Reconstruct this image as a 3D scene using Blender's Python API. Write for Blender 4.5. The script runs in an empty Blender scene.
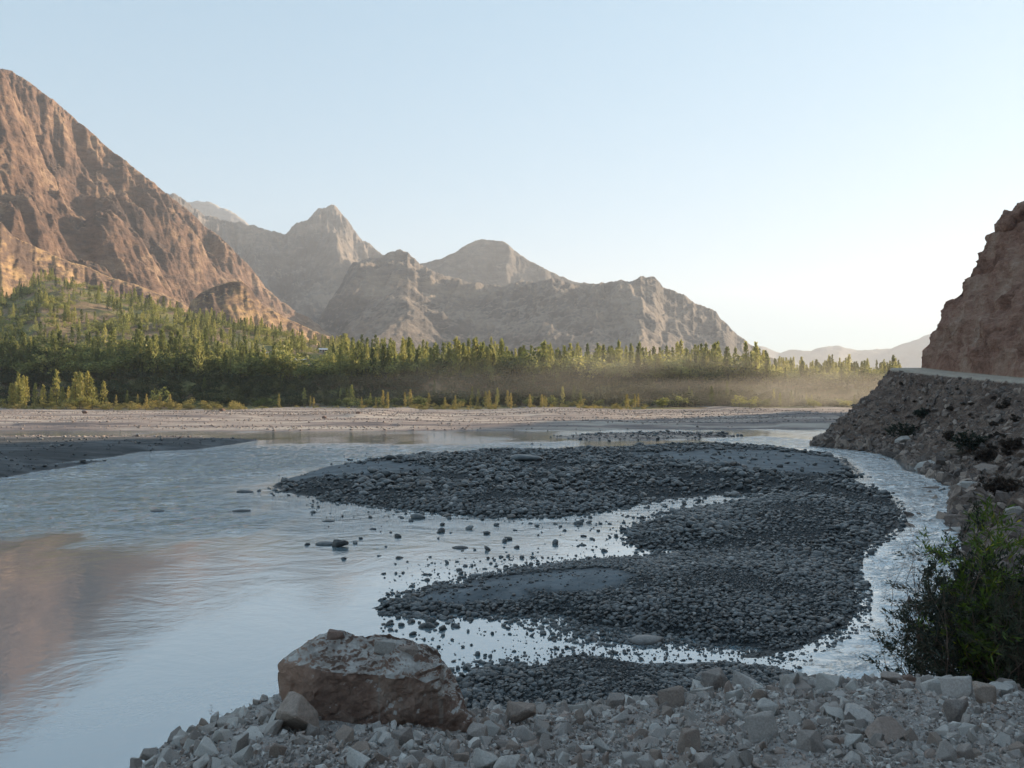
import bpy, bmesh, math, random
import numpy as np
from mathutils import Vector
from mathutils.bvhtree import BVHTree

R = math.radians
random.seed(7)
rng = np.random.default_rng(11)
scene = bpy.context.scene
COL = scene.collection

# ------------------------------------------------------------------ camera, sky, sun, exposure
CAMZ, F, HY, CX = 7.0, 750.0, 393.0, 512.0
cam_d = bpy.data.cameras.new('camera')
cam = bpy.data.objects.new('camera', cam_d); COL.objects.link(cam)
cam.location = (0, 0, CAMZ)
cam.rotation_euler = (R(90) + math.atan((HY - 384) / F), 0, 0)
cam_d.sensor_width = 36; cam_d.lens = 36 * F / 1024
cam_d.clip_start = 0.1; cam_d.clip_end = 40000
scene.camera = cam

SUN_AZ, SUN_EL = 57.0, 13.5
world = bpy.data.worlds.new('World'); scene.world = world
world.use_nodes = True
wn = world.node_tree.nodes; wl = world.node_tree.links
sky = wn.new('ShaderNodeTexSky'); sky.sky_type = 'NISHITA'; sky.sun_disc = False
sky.sun_elevation = R(SUN_EL); sky.sun_rotation = R(SUN_AZ)
sky.altitude = 2000; sky.air_density = 1.0; sky.dust_density = 2.0; sky.ozone_density = 1.0
gm = wn.new('ShaderNodeGamma'); gm.inputs[1].default_value = 0.33
hs = wn.new('ShaderNodeHueSaturation'); hs.inputs['Saturation'].default_value = 1.0; wl.new(sky.outputs[0], hs.inputs['Color']); wl.new(hs.outputs[0], gm.inputs[0])
wt = wn.new('ShaderNodeMix'); wt.data_type = 'RGBA'; wt.blend_type = 'MULTIPLY'; wt.inputs[0].default_value = 1.0
wt.inputs[7].default_value = (0.49, 0.705, 0.82, 1); wl.new(gm.outputs[0], wt.inputs[6])
wl.new(wt.outputs[2], wn['Background'].inputs[0])
wn['Background'].inputs[1].default_value = 0.15

sd = bpy.data.lights.new('sun', 'SUN'); sd.energy = 3.5; sd.angle = R(0.5); sd.color = (1.0, 0.78, 0.54)
sun = bpy.data.objects.new('sun', sd); COL.objects.link(sun)
SDIR = Vector((math.sin(R(SUN_AZ)) * math.cos(R(SUN_EL)), math.cos(R(SUN_AZ)) * math.cos(R(SUN_EL)), math.sin(R(SUN_EL))))
sun.rotation_euler = SDIR.to_track_quat('Z', 'Y').to_euler()

scene.view_settings.view_transform = 'Standard'
scene.view_settings.look = 'None'
scene.view_settings.exposure = 2.25
scene.view_settings.gamma = 1.0
scene.cycles.use_denoising = True
scene.cycles.max_bounces = 6; scene.cycles.diffuse_bounces = 3; scene.cycles.glossy_bounces = 3
scene.cycles.transmission_bounces = 3; scene.cycles.volume_bounces = 0
scene.cycles.sample_clamp_indirect = 6

# ------------------------------------------------------------------ numpy noise
_perm = rng.permutation(256); _perm = np.concatenate([_perm, _perm, _perm])
_g3 = rng.normal(size=(256, 3)); _g3 /= np.linalg.norm(_g3, axis=1)[:, None]
def perlin(p):
    p = np.asarray(p, dtype=np.float64)
    i = np.floor(p).astype(np.int64); f = p - i
    i &= 255
    w = f * f * f * (f * (f * 6 - 15) + 10)
    out = 0
    for dx in (0, 1):
        for dy in (0, 1):
            for dz in (0, 1):
                h = _perm[_perm[_perm[(i[..., 0] + dx) & 255] + ((i[..., 1] + dy) & 255)] + ((i[..., 2] + dz) & 255)]
                g = _g3[h]
                d = g[..., 0] * (f[..., 0] - dx) + g[..., 1] * (f[..., 1] - dy) + g[..., 2] * (f[..., 2] - dz)
                ww = (w[..., 0] if dx else 1 - w[..., 0]) * (w[..., 1] if dy else 1 - w[..., 1]) * (w[..., 2] if dz else 1 - w[..., 2])
                out = out + d * ww
    return out * 1.5
def P3(x, y, z=0.0):
    x, y = np.broadcast_arrays(np.asarray(x, float), np.asarray(y, float))
    return np.stack([x, y, np.broadcast_to(np.asarray(z, float), x.shape)], -1)
def fbm(p, octv=5, gain=0.5, lac=2.03):
    a, s, o = 1.0, 0.0, 0.0
    for k in range(octv):
        s = s + a * perlin(p + 17.3 * k); o += a; a *= gain; p = p * lac
    return s / o
def ridged(p, octv=5, gain=0.5, lac=2.03):
    a, s, o = 1.0, 0.0, 0.0
    for k in range(octv):
        s = s + a * (1 - np.abs(perlin(p + 9.1 * k)) * 2.2); o += a; a *= gain; p = p * lac
    return s / o
def sstep(a, b, x):
    t = np.clip((x - a) / (b - a), 0, 1); return t * t * (3 - 2 * t)
def curve(pts, x):
    pts = np.array(pts, float); return np.interp(x, pts[:, 0], pts[:, 1])
def px_ground(x, y, z=0.0):
    D = (CAMZ - z) * F / (y - HY); return ((x - CX) / F * D, D)

# ------------------------------------------------------------------ mesh helpers
def mesh_np(name, V, Fc, attrs=None, mats=(), matidx=None, smooth=True):
    V = np.ascontiguousarray(V, dtype=np.float32).reshape(-1, 3); Fc = np.ascontiguousarray(Fc, dtype=np.int32)
    me = bpy.data.meshes.new(name)
    n, k = Fc.shape
    me.vertices.add(len(V)); me.vertices.foreach_set('co', V.ravel())
    me.loops.add(n * k); me.loops.foreach_set('vertex_index', Fc.ravel())
    me.polygons.add(n)
    me.polygons.foreach_set('loop_start', np.arange(0, n * k, k, dtype=np.int32))
    me.polygons.foreach_set('use_smooth', np.full(n, bool(smooth)))
    for m in mats: me.materials.append(m)
    if matidx is not None: me.polygons.foreach_set('material_index', np.asarray(matidx, np.int32))
    for an, av in (attrs or {}).items():
        a = me.attributes.new(an, 'FLOAT', 'POINT'); a.data.foreach_set('value', np.asarray(av, np.float32).ravel())
    me.update(calc_edges=True)
    return me
def link(name, me, parent=None, loc=None):
    o = bpy.data.objects.new(name, me); COL.objects.link(o)
    if parent is not None: o.parent = parent
    if loc is not None: o.location = loc
    return o
def empty(name, loc=(0, 0, 0)):
    o = bpy.data.objects.new(name, None); COL.objects.link(o); o.location = loc; o.empty_display_size = 0.3; return o
def tag(o, label=None, cat=None, group=None, kind=None):
    if label: o['label'] = label
    if cat: o['category'] = cat
    if group: o['group'] = group
    if kind: o['kind'] = kind
    return o
def grid_faces(nr, nc):
    a = np.arange(nr * nc).reshape(nr, nc)
    return np.stack([a[:-1, :-1], a[:-1, 1:], a[1:, 1:], a[1:, :-1]], -1).reshape(-1, 4)
def euler_mats(e):
    cx, sx = np.cos(e[:, 0]), np.sin(e[:, 0]); cy, sy = np.cos(e[:, 1]), np.sin(e[:, 1]); cz, sz = np.cos(e[:, 2]), np.sin(e[:, 2])
    M = np.empty((len(e), 3, 3))
    M[:, 0, 0] = cz * cy; M[:, 0, 1] = cz * sy * sx - sz * cx; M[:, 0, 2] = cz * sy * cx + sz * sx
    M[:, 1, 0] = sz * cy; M[:, 1, 1] = sz * sy * sx + cz * cx; M[:, 1, 2] = sz * sy * cx - cz * sx
    M[:, 2, 0] = -sy; M[:, 2, 1] = cy * sx; M[:, 2, 2] = cy * cx
    return M
def merge_instances(protos, which, pos, eul, scl, tint):
    """protos: list of (V, F, matidx) ; returns merged V, F, tint per vertex, matidx"""
    Vs, Fs, Ts, Ms, off = [], [], [], [], 0
    M = euler_mats(eul)
    for k, (pv, pf, pm) in enumerate(protos):
        s = np.where(which == k)[0]
        if len(s) == 0: continue
        v = np.einsum('nij,nvj->nvi', M[s], pv[None] * scl[s][:, None, :]) + pos[s][:, None, :]
        Vs.append(v.reshape(-1, 3)); nv = len(pv)
        Fs.append((pf[None] + (off + np.arange(len(s)) * nv)[:, None, None]).reshape(-1, pf.shape[1]))
        Ts.append(np.repeat(tint[s], nv)); Ms.append(np.tile(pm, len(s))); off += nv * len(s)
    return np.concatenate(Vs), np.concatenate(Fs), np.concatenate(Ts), np.concatenate(Ms)

# ------------------------------------------------------------------ materials
class NT:
    def __init__(s, name):
        s.m = bpy.data.materials.new(name); s.m.use_nodes = True
        s.n = s.m.node_tree.nodes; s.l = s.m.node_tree.links; s.b = s.n['Principled BSDF']
        s.tc = s.n.new('ShaderNodeTexCoord'); s.coord = s.tc.outputs['Object']
    def set(s, **k):
        for a, v in k.items(): s.b.inputs[a.replace('_', ' ')].default_value = v
        return s
    def mapping(s, scale=(1, 1, 1), rot=(0, 0, 0)):
        m = s.n.new('ShaderNodeMapping'); m.inputs['Scale'].default_value = scale; m.inputs['Rotation'].default_value = rot
        s.l.new(s.coord, m.inputs[0]); return m.outputs[0]
    def noise(s, scale, detail=6, rough=0.6, vec=None, dist=0.0):
        t = s.n.new('ShaderNodeTexNoise'); t.inputs['Scale'].default_value = scale; t.inputs['Detail'].default_value = detail
        t.inputs['Roughness'].default_value = rough; t.inputs['Distortion'].default_value = dist
        s.l.new(vec or s.coord, t.inputs['Vector']); return t.outputs['Fac']
    def voro(s, scale, vec=None, out='Distance', feature='F1'):
        t = s.n.new('ShaderNodeTexVoronoi'); t.feature = feature; t.inputs['Scale'].default_value = scale
        s.l.new(vec or s.coord, t.inputs['Vector']); return t.outputs[out]
    def ramp(s, fac, stops):
        r = s.n.new('ShaderNodeValToRGB'); cr = r.color_ramp
        while len(cr.elements) > 1: cr.elements.remove(cr.elements[0])
        cr.elements[0].position = stops[0][0]; cr.elements[0].color = (*stops[0][1], 1)
        for p, c in stops[1:]:
            e = cr.elements.new(p); e.color = (*c, 1)
        s.l.new(fac, r.inputs[0]); return r.outputs[0]
    def mix(s, fac, a, b, mode='MIX'):
        m = s.n.new('ShaderNodeMix'); m.data_type = 'RGBA'; m.blend_type = mode
        for sock, v in ((m.inputs[0], fac), (m.inputs[6], a), (m.inputs[7], b)):
            if isinstance(v, (int, float)): sock.default_value = v
            elif isinstance(v, tuple): sock.default_value = (*v, 1)
            else: s.l.new(v, sock)
        return m.outputs[2]
    def math(s, op, a, b=0.0, c=0.0):
        m = s.n.new('ShaderNodeMath'); m.operation = op
        for i, v in enumerate((a, b, c)):
            if isinstance(v, (int, float)): m.inputs[i].default_value = v
            else: s.l.new(v, m.inputs[i])
        return m.outputs[0]
    def attr(s, name):
        a = s.n.new('ShaderNodeAttribute'); a.attribute_name = name; return a.outputs['Fac']
    def tintv(s):
        oi = s.n.new('ShaderNodeObjectInfo'); return s.math('FRACT', s.math('ADD', s.attr('tint'), oi.outputs['Random']))
    def bump(s, h, strength=0.5, dist=0.1, prev=None):
        b = s.n.new('ShaderNodeBump'); b.inputs['Distance'].default_value = dist
        if isinstance(strength, (int, float)): b.inputs['Strength'].default_value = strength
        else: s.l.new(strength, b.inputs['Strength'])
        s.l.new(h, b.inputs['Height'])
        if prev: s.l.new(prev, b.inputs['Normal'])
        return b.outputs[0]
    def out(s, color=None, normal=None, rough=None):
        if color is not None: s.l.new(color, s.b.inputs['Base Color'])
        if normal is not None: s.l.new(normal, s.b.inputs['Normal'])
        if rough is not None:
            if isinstance(rough, (int, float)): s.b.inputs['Roughness'].default_value = rough
            else: s.l.new(rough, s.b.inputs['Roughness'])
        return s.m
    def zcomp(s, which='Z', src=None):
        x = s.n.new('ShaderNodeSeparateXYZ'); s.l.new(src or s.coord, x.inputs[0]); return x.outputs[which]
    def nz(s):
        g = s.n.new('ShaderNodeNewGeometry'); return s.zcomp('Z', g.outputs['Normal'])

def mountain_mat(name, dark, mid, light, scale=0.012, bumpd=6.0):
    t = NT(name)
    n1 = t.noise(scale, 9, 0.62, dist=0.4)
    v = t.mapping((1, 1, 3.2), (0.35, 0.2, 0.3))
    n2 = t.noise(scale * 3.2, 8, 0.65, vec=v)
    f = t.math('ADD', t.math('MULTIPLY', n1, 0.6), t.math('MULTIPLY', n2, 0.4))
    c = t.ramp(f, [(0.40, dark), (0.5, mid), (0.60, light)])
    h = t.math('ADD', t.noise(scale * 5, 10, 0.68), t.math('MULTIPLY', t.noise(scale * 2, 6, 0.6, vec=v), 0.8))
    # scree on gentler ground is paler and smoother
    sl = t.math('MULTIPLY', t.math('SUBTRACT', t.nz(), 0.72), 4.0)
    sl = t.math('MAXIMUM', t.math('MINIMUM', sl, 0.8), 0.0)
    c = t.mix(sl, c, light)
    return t.out(c, t.bump(h, 0.9, bumpd), 0.95)

M = {}
M['mtn_left'] = mountain_mat('red_brown_mountain_rock', (0.065, 0.040, 0.032), (0.165, 0.095, 0.064), (0.33, 0.215, 0.135), 0.010, 14)
M['mtn_mid'] = mountain_mat('grey_brown_mountain_rock', (0.058, 0.052, 0.049), (0.115, 0.098, 0.088), (0.24, 0.19, 0.15), 0.005, 13)
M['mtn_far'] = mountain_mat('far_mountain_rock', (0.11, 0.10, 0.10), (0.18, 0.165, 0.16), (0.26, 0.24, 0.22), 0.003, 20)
M['hill'] = mountain_mat('foothill_scree', (0.07, 0.046, 0.040), (0.14, 0.092, 0.068), (0.40, 0.26, 0.13), 0.02, 3)

def ground_mat():
    t = NT('river_gravel_ground')
    sand = t.attr('sand')
    n = t.noise(3.0, 8, 0.65); v1 = t.voro(9.0); v2 = t.voro(3.5)
    c = t.ramp(n, [(0.35, (0.008, 0.010, 0.012)), (0.55, (0.022, 0.027, 0.031)), (0.75, (0.06, 0.065, 0.07))])
    c2 = t.ramp(t.noise(0.7, 6, 0.6), [(0.35, (0.085, 0.098, 0.108)), (0.7, (0.18, 0.20, 0.215))])
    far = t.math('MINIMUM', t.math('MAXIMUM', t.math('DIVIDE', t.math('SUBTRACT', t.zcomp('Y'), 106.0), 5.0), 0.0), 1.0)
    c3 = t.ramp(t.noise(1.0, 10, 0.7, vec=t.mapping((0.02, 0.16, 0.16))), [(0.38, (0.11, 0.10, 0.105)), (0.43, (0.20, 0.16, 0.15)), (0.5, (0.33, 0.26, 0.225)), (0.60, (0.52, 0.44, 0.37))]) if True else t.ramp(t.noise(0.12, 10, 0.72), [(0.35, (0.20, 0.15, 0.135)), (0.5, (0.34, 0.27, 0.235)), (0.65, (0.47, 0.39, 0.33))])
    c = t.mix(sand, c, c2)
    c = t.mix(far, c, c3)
    c = t.mix(t.math('MULTIPLY', t.attr('silt'), t.math('SUBTRACT', 1.0, far)), c, t.ramp(t.noise(1.0, 9, 0.7, vec=t.mapping((0.12, 0.5, 1))), [(0.38, (0.022, 0.024, 0.026)), (0.5, (0.05, 0.052, 0.054)), (0.62, (0.11, 0.112, 0.115))]))
    # damp dark margin close to the water line
    wet = t.math('MINIMUM', t.math('MAXIMUM', t.math('DIVIDE', t.math('SUBTRACT', t.zcomp('Z'), 0.0), 0.10), 0.0), 1.0)
    c = t.mix(wet, t.mix(0.55, c, (0.02, 0.022, 0.024)), c)
    h = t.math('ADD', t.math('MULTIPLY', v1, -0.5), t.math('MULTIPLY', n, 0.6))
    st = t.math('SUBTRACT', 0.9, t.math('MULTIPLY', sand, 0.75))
    return t.out(c, t.bump(h, st, 0.12), t.math('ADD', 0.45, t.math('MULTIPLY', wet, 0.45)))
M['ground'] = ground_mat()

def stone_mat(name, stops, scale=6.0, bd=0.02, wet=False, rough=0.85):
    t = NT(name)
    tv = t.tintv()
    c = t.ramp(tv, stops)
    n = t.noise(scale, 8, 0.65)
    c = t.mix(t.ramp(n, [(0.3, (0, 0, 0)), (0.7, (1, 1, 1))]), t.mix(0.35, c, (0.02, 0.02, 0.02)), t.mix(0.18, c, (0.6, 0.55, 0.5)))
    c = t.mix(1.0, c, t.ramp(t.noise(scale * 5, 5, 0.7), [(0.3, (0.7, 0.7, 0.7)), (0.7, (1.2, 1.2, 1.2))]), 'MULTIPLY')
    return t.out(c, t.bump(t.noise(scale * 3, 8, 0.7), 0.7, bd), rough)
M['cobble'] = stone_mat('dark_river_cobble', [(0.0, (0.008, 0.012, 0.015)), (0.4, (0.024, 0.034, 0.042)), (0.75, (0.065, 0.082, 0.094)), (0.9, (0.15, 0.16, 0.165)), (0.96, (0.13, 0.095, 0.075)), (1.0, (0.36, 0.36, 0.36))], 4.0, 0.02, rough=0.42)
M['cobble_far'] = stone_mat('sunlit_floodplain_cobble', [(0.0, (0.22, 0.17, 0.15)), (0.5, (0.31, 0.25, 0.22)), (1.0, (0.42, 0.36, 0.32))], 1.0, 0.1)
M['rubble'] = stone_mat('angular_roadside_rock', [(0.0, (0.20, 0.16, 0.14)), (0.3, (0.36, 0.315, 0.285)), (0.6, (0.48, 0.435, 0.405)), (0.76, (0.30, 0.205, 0.16)), (0.84, (0.44, 0.40, 0.37)), (1.0, (0.68, 0.64, 0.60))], 14.0, 0.008)
M['rubble_pale'] = stone_mat('pale_dusty_rock', [(0.0, (0.43, 0.395, 0.365)), (1.0, (0.58, 0.545, 0.51))], 14.0, 0.008)
M['rubble_brown'] = stone_mat('brown_angular_rock', [(0.0, (0.25, 0.185, 0.15)), (1.0, (0.35, 0.265, 0.215))], 14.0, 0.008)
M['talus'] = stone_mat('talus_rock', [(0.0, (0.07, 0.045, 0.036)), (0.6, (0.17, 0.115, 0.09)), (1.0, (0.38, 0.28, 0.22))], 3.0, 0.03)
M['rubble_red'] = stone_mat('red_brown_rock', [(0.0, (0.16, 0.085, 0.06)), (1.0, (0.22, 0.12, 0.085))], 14.0, 0.008)

def bank_mat():
    t = NT('roadside_dirt')
    n = t.noise(2.2, 9, 0.7); v = t.voro(22.0); v3 = t.voro(55.0)
    c = t.ramp(n, [(0.32, (0.22, 0.185, 0.165)), (0.5, (0.34, 0.305, 0.285)), (0.7, (0.46, 0.43, 0.41))])
    c = t.mix(t.ramp(v, [(0.0, (0.7, 0.7, 0.7)), (0.5, (0, 0, 0))]), c, (0.33, 0.31, 0.295))
    h = t.math('SUBTRACT', t.noise(9.0, 9, 0.7), t.math('ADD', t.math('MULTIPLY', v, 0.55), t.math('MULTIPLY', v3, 0.3)))
    return t.out(c, t.bump(h, 1.0, 0.05), 0.95)
M['bank'] = bank_mat()

def slope_mat():
    t = NT('talus_slope')
    road = t.attr('road'); cliff = t.attr('cliff')
    n = t.noise(0.35, 9, 0.68); n2 = t.noise(1.6, 9, 0.7)
    c = t.ramp(t.math('ADD', t.math('MULTIPLY', n, 0.5), t.math('MULTIPLY', n2, 0.5)), [(0.36, (0.075, 0.047, 0.037)), (0.5, (0.175, 0.118, 0.09)), (0.66, (0.36, 0.265, 0.205))])
    v = t.mapping((1, 1, 0.45), (0.2, 0.5, 0.1))
    cc = t.ramp(t.noise(0.28, 10, 0.7, vec=v, dist=0.6), [(0.33, (0.17, 0.085, 0.058)), (0.48, (0.34, 0.185, 0.13)), (0.58, (0.43, 0.27, 0.195)), (0.72, (0.56, 0.42, 0.34))])
    c = t.mix(cliff, c, cc)
    c = t.mix(road, c, t.ramp(t.noise(1.2, 6, 0.6), [(0.3, (0.30, 0.25, 0.20)), (0.7, (0.42, 0.35, 0.28))]))
    st = t.math('SUBTRACT', 1.0, t.math('MULTIPLY', road, 0.8))
    h = t.math('SUBTRACT', t.math('ADD', t.noise(2.0, 10, 0.72), t.math('MULTIPLY', t.noise(0.5, 8, 0.6, vec=v), 1.2)), t.math('MULTIPLY', t.voro(2.6), 0.4))
    return t.out(c, t.bump(h, st, 0.5), 0.95)
M['slope'] = slope_mat()

def grass_hill_mat():
    t = NT('green_hillside_ground')
    n = t.noise(0.03, 9, 0.65); n2 = t.noise(0.25, 8, 0.7)
    c = t.ramp(n2, [(0.3, (0.05, 0.06, 0.024)), (0.5, (0.17, 0.165, 0.06)), (0.75, (0.30, 0.26, 0.10))])
    c = t.mix(t.ramp(n, [(0.46, (0, 0, 0)), (0.54, (1, 1, 1))]), c, t.ramp(n2, [(0.3, (0.15, 0.10, 0.06)), (0.7, (0.30, 0.21, 0.12))]))
    shore = t.math('MINIMUM', t.math('MAXIMUM', t.math('DIVIDE', t.math('SUBTRACT', 1.6, t.zcomp('Z')), 0.8), 0.0), 1.0)
    c = t.mix(shore, c, (0.36, 0.29, 0.17))
    return t.out(c, t.bump(n2, 1.0, 1.5), 1.0)
M['forest_floor'] = grass_hill_mat()

def leaf_mat(name, stops, trans=0.3, rough=0.6):
    t = NT(name)
    c = t.ramp(t.tintv(), stops)
    c = t.mix(1.0, c, t.ramp(t.noise(0.9, 3, 0.6), [(0.3, (0.65, 0.65, 0.65)), (0.7, (1.3, 1.3, 1.3))]), 'MULTIPLY')
    t.out(c, None, rough)
    tr = t.n.new('ShaderNodeBsdfTranslucent'); t.l.new(c, tr.inputs[0])
    mx = t.n.new('ShaderNodeMixShader'); mx.inputs[0].default_value = trans
    t.l.new(t.b.outputs[0], mx.inputs[1]); t.l.new(tr.outputs[0], mx.inputs[2])
    t.l.new(mx.outputs[0], t.n['Material Output'].inputs[0])
    return t.m
M['leaf'] = leaf_mat('valley_foliage', [(0.0, (0.09, 0.12, 0.04)), (0.35, (0.20, 0.22, 0.07)), (0.7, (0.31, 0.32, 0.105)), (1.0, (0.44, 0.41, 0.14))], 0.55)
M['leaf_gold'] = leaf_mat('golden_scrub_foliage', [(0.0, (0.30, 0.27, 0.09)), (1.0, (0.48, 0.38, 0.13))], 0.45)
M['leaf_poplar'] = leaf_mat('sun_gold_poplar_foliage', [(0.0, (0.30, 0.30, 0.09)), (1.0, (0.46, 0.40, 0.12))], 0.45)  # shore poplars: golden sunlight on them is put into the leaf colour
M['leaf_shade'] = leaf_mat('shaded_bluff_foliage', [(0.0, (0.040, 0.056, 0.020)), (0.7, (0.075, 0.09, 0.03)), (1.0, (0.13, 0.13, 0.04))])  # bluff trees: their shade is put into this darker leaf colour
def plain(name, c, rough=0.9, sc=3.0):
    t = NT(name); n = t.noise(sc, 6, 0.6)
    return t.out(t.mix(n, tuple(x * 0.7 for x in c), tuple(min(1, x * 1.3) for x in c)), t.bump(n, 0.4, 0.02), rough)
M['bark'] = plain('bark', (0.11, 0.09, 0.07))
M['twig'] = plain('dry_twig', (0.14, 0.09, 0.065), sc=20)
M['bush_dark'] = leaf_mat('dark_bush_foliage', [(0.0, (0.020, 0.030, 0.020)), (0.6, (0.042, 0.055, 0.032)), (1.0, (0.085, 0.075, 0.045))], 0.25)
M['bush_brown'] = leaf_mat('brown_bush_foliage', [(0.0, (0.055, 0.038, 0.030)), (1.0, (0.12, 0.085, 0.06))], 0.2)
M['bush_grey'] = leaf_mat('grey_green_bush_foliage', [(0.0, (0.060, 0.078, 0.048)), (1.0, (0.12, 0.135, 0.075))], 0.3)
M['bush_yellow'] = leaf_mat('yellow_green_frond', [(0.0, (0.07, 0.12, 0.015)), (0.75, (0.12, 0.17, 0.02)), (1.0, (0.38, 0.34, 0.02))], 0.35)
M['wall'] = plain('pale_plaster', (0.42, 0.37, 0.31)); M['roofing'] = plain('metal_roof', (0.55, 0.55, 0.56), 0.5)
M['glass'] = plain('dark_window', (0.04, 0.045, 0.05), 0.2); M['doorwood'] = plain('door_wood', (0.14, 0.09, 0.06))

def water_mat():
    t = NT('silty_river_water')
    wv, fm = t.attr('wave'), t.attr('foam')
    m1 = t.mapping((0.8, 1.0, 1)); m2 = t.mapping((1.0, 1.5, 1), (0, 0, 0.25))
    n1 = t.noise(0.30, 7, 0.62, vec=m1, dist=0.8); n2 = t.noise(1.5, 6, 0.6, vec=m2, dist=0.4)
    n3 = t.noise(0.12, 3, 0.5)
    h = t.math('ADD', t.math('MULTIPLY', n1, 5.0), t.math('MULTIPLY', n2, 1.1))
    nrm = t.bump(h, wv, 0.5)
    c = t.mix(n3, (0.15, 0.22, 0.26), (0.22, 0.27, 0.29))
    fh = t.noise(1.5, 7, 0.65, vec=t.mapping((0.45, 1.5, 1), (0, 0, 0.15)), dist=0.5)
    fo = t.math('MULTIPLY', t.ramp(fh, [(0.52, (0, 0, 0)), (0.57, (1, 1, 1))]), fm)
    c = t.mix(fo, c, (0.85, 0.88, 0.90))
    t.set(IOR=2.6, Coat_Weight=0.8, Coat_IOR=2.0, Coat_Roughness=0.04); t.l.new(nrm, t.b.inputs['Coat Normal'])
    return t.out(c, nrm, t.math('ADD', 0.06, t.math('MULTIPLY', fo, 0.6)))
M['water'] = water_mat()

# ------------------------------------------------------------------ the valley floor, gravel bars and river
def world_poly(pts): return np.array([px_ground(x, y) for x, y in pts])
POLY = {
 'bar': [(272,487),(290,478),(330,466),(380,459),(430,456),(480,451),(530,451),(600,449),(650,445),(720,445),(770,448),(810,452),(838,458),(850,466),(854,480),(872,490),(896,503),(900,515),(898,528),(878,538),(855,552),(846,562),(852,580),(858,600),(856,614),(842,626),(815,640),(790,650),(760,657),(720,655),(680,652),(640,648),(600,640),(560,634),(545,626),(530,618),(495,614),(450,614),(400,611),(368,608),(420,593),(480,578),(530,568),(570,562),(610,558),(650,557),(690,553),(672,550),(636,548),(626,538),(640,524),(665,514),(700,508),(735,505),(742,497),(715,495),(680,498),(650,501),(610,509),(570,514),(530,517),(480,516),(430,512),(380,507),(330,500),(295,494)],
 'near': [(455,900),(455,680),(475,668),(520,664),(545,663),(572,652),(600,654),(640,662),(680,662),(720,660),(760,664),(800,672),(850,700),(870,900)],
 'thin': [(555,437),(600,434.5),(660,433.5),(720,434),(738,436),(700,438.5),(640,440),(580,439.5)],
 'left': [(-900,436.5),(-300,436.8),(0,437),(150,437.5),(260,440),(236,444),(200,449),(140,452),(110,457),(60,463),(0,472),(-300,500),(-700,520),(-900,520)],
 'leftspit': [(-300,477),(0,470),(70,463),(110,460),(60,468),(0,478),(-300,520)],
 'far': [(-1500,431),(0,430.5),(300,431.5),(560,430),(700,429.3),(830,429),(1000,429),(1000,417.5),(830,417.3),(600,415.6),(480,416.8),(470,412),(-1500,411)],
 'far2': [(-1500,416),(1300,415.5),(1300,402),(-1500,402)],
}
WP = {k: world_poly(v) for k, v in POLY.items()}
def sdf(poly, X, Y):
    d = np.full(X.shape, 1e9); inside = np.zeros(X.shape, bool)
    n = len(poly)
    for i in range(n):
        ax, ay = poly[i]; bx, by = poly[(i + 1) % n]
        ex, ey = bx - ax, by - ay
        t = np.clip(((X - ax) * ex + (Y - ay) * ey) / (ex * ex + ey * ey + 1e-9), 0, 1)
        d = np.minimum(d, np.hypot(X - ax - t * ex, Y - ay - t * ey))
        if abs(by - ay) > 1e-9:
            c = ((ay > Y) != (by > Y)) & (X < (bx - ax) * (Y - ay) / (by - ay) + ax)
            inside ^= c
    return np.where(inside, d, -d)
PUDDLES = [(555,622,20,7),(600,632,30,6),(655,640,40,5),(700,648,40,4),(590,645,25,4),(748,497,8,3),(668,517,10,2.5),(625,655,18,3),(690,535,6,2)]
def land(X, Y):
    s = np.full(X.shape, -1e9)
    for k, p in WP.items(): s = np.maximum(s, sdf(p, X, Y))
    n = fbm(P3(X * 0.35, Y * 0.35, 3), 3) * 0.5 + fbm(P3(X * 1.6, Y * 1.6, 7), 3) * 0.25
    s2 = s + n * np.clip(Y / 45, 0.45, 1.6)
    h = np.where(s2 > 0, 0.62 * (1 - np.exp(-np.maximum(s2, 0) / 3.2)), np.maximum(-0.6, 0.11 * s2))
    px = X / Y * F + CX; py = HY + CAMZ * F / Y
    h = h + fbm(P3(X * 0.12, Y * 0.12, 1), 3) * 0.22 * sstep(1, 6, s)
    for (a, b, w, hh) in PUDDLES:
        g = np.exp(-(((px - a) / w) ** 2 + ((py - b) / hh) ** 2)); h = h - g * 0.75
    # cut bank step on the lower bar and far floodplain terraces
    h = h + 0.30 * sstep(0, 0.8, s - 6) * (Y < 60) * sstep(610, 660, px) * 0.6
    w1 = fbm(P3(X / 25, Y * 0, 8), 3) * 8; w2 = fbm(P3(X / 40, Y * 0 + 9, 8), 3) * 14
    h = h + sstep(149, 149.9, Y + w1) * 0.65 * (0.5 + 0.5 * sstep(-0.3, 0.2, fbm(P3(X / 30, 3.3, 1), 2))) + sstep(184, 185.5, Y + w2) * 0.6 * sstep(-0.2, 0.2, fbm(P3(X / 40, 7.3, 1), 2))
    return h, s
SANDS = [(560,590,70,14),(520,586,60,8),(740,462,110,7),(790,470,60,8),(350,474,70,9),(620,447,60,3),(480,600,60,7)]
def sandmask(X, Y):
    px = X / Y * F + CX; py = HY + CAMZ * F / Y
    m = np.zeros(X.shape)
    for (a, b, w, hh) in SANDS:
        m = np.maximum(m, np.exp(-((((px - a) / w) ** 2 + ((py - b) / hh) ** 2) ** 1.5)))
    left = sdf(WP['left'], X, Y) > 0.5
    m = np.where(left & (py > 441), 1.0, m)
    return np.clip(m * 1.5 + fbm(P3(X * 0.5, Y * 0.5, 5), 4) * 1.3 * (m > 0.08) * (m < 0.99), 0, 1)

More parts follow.
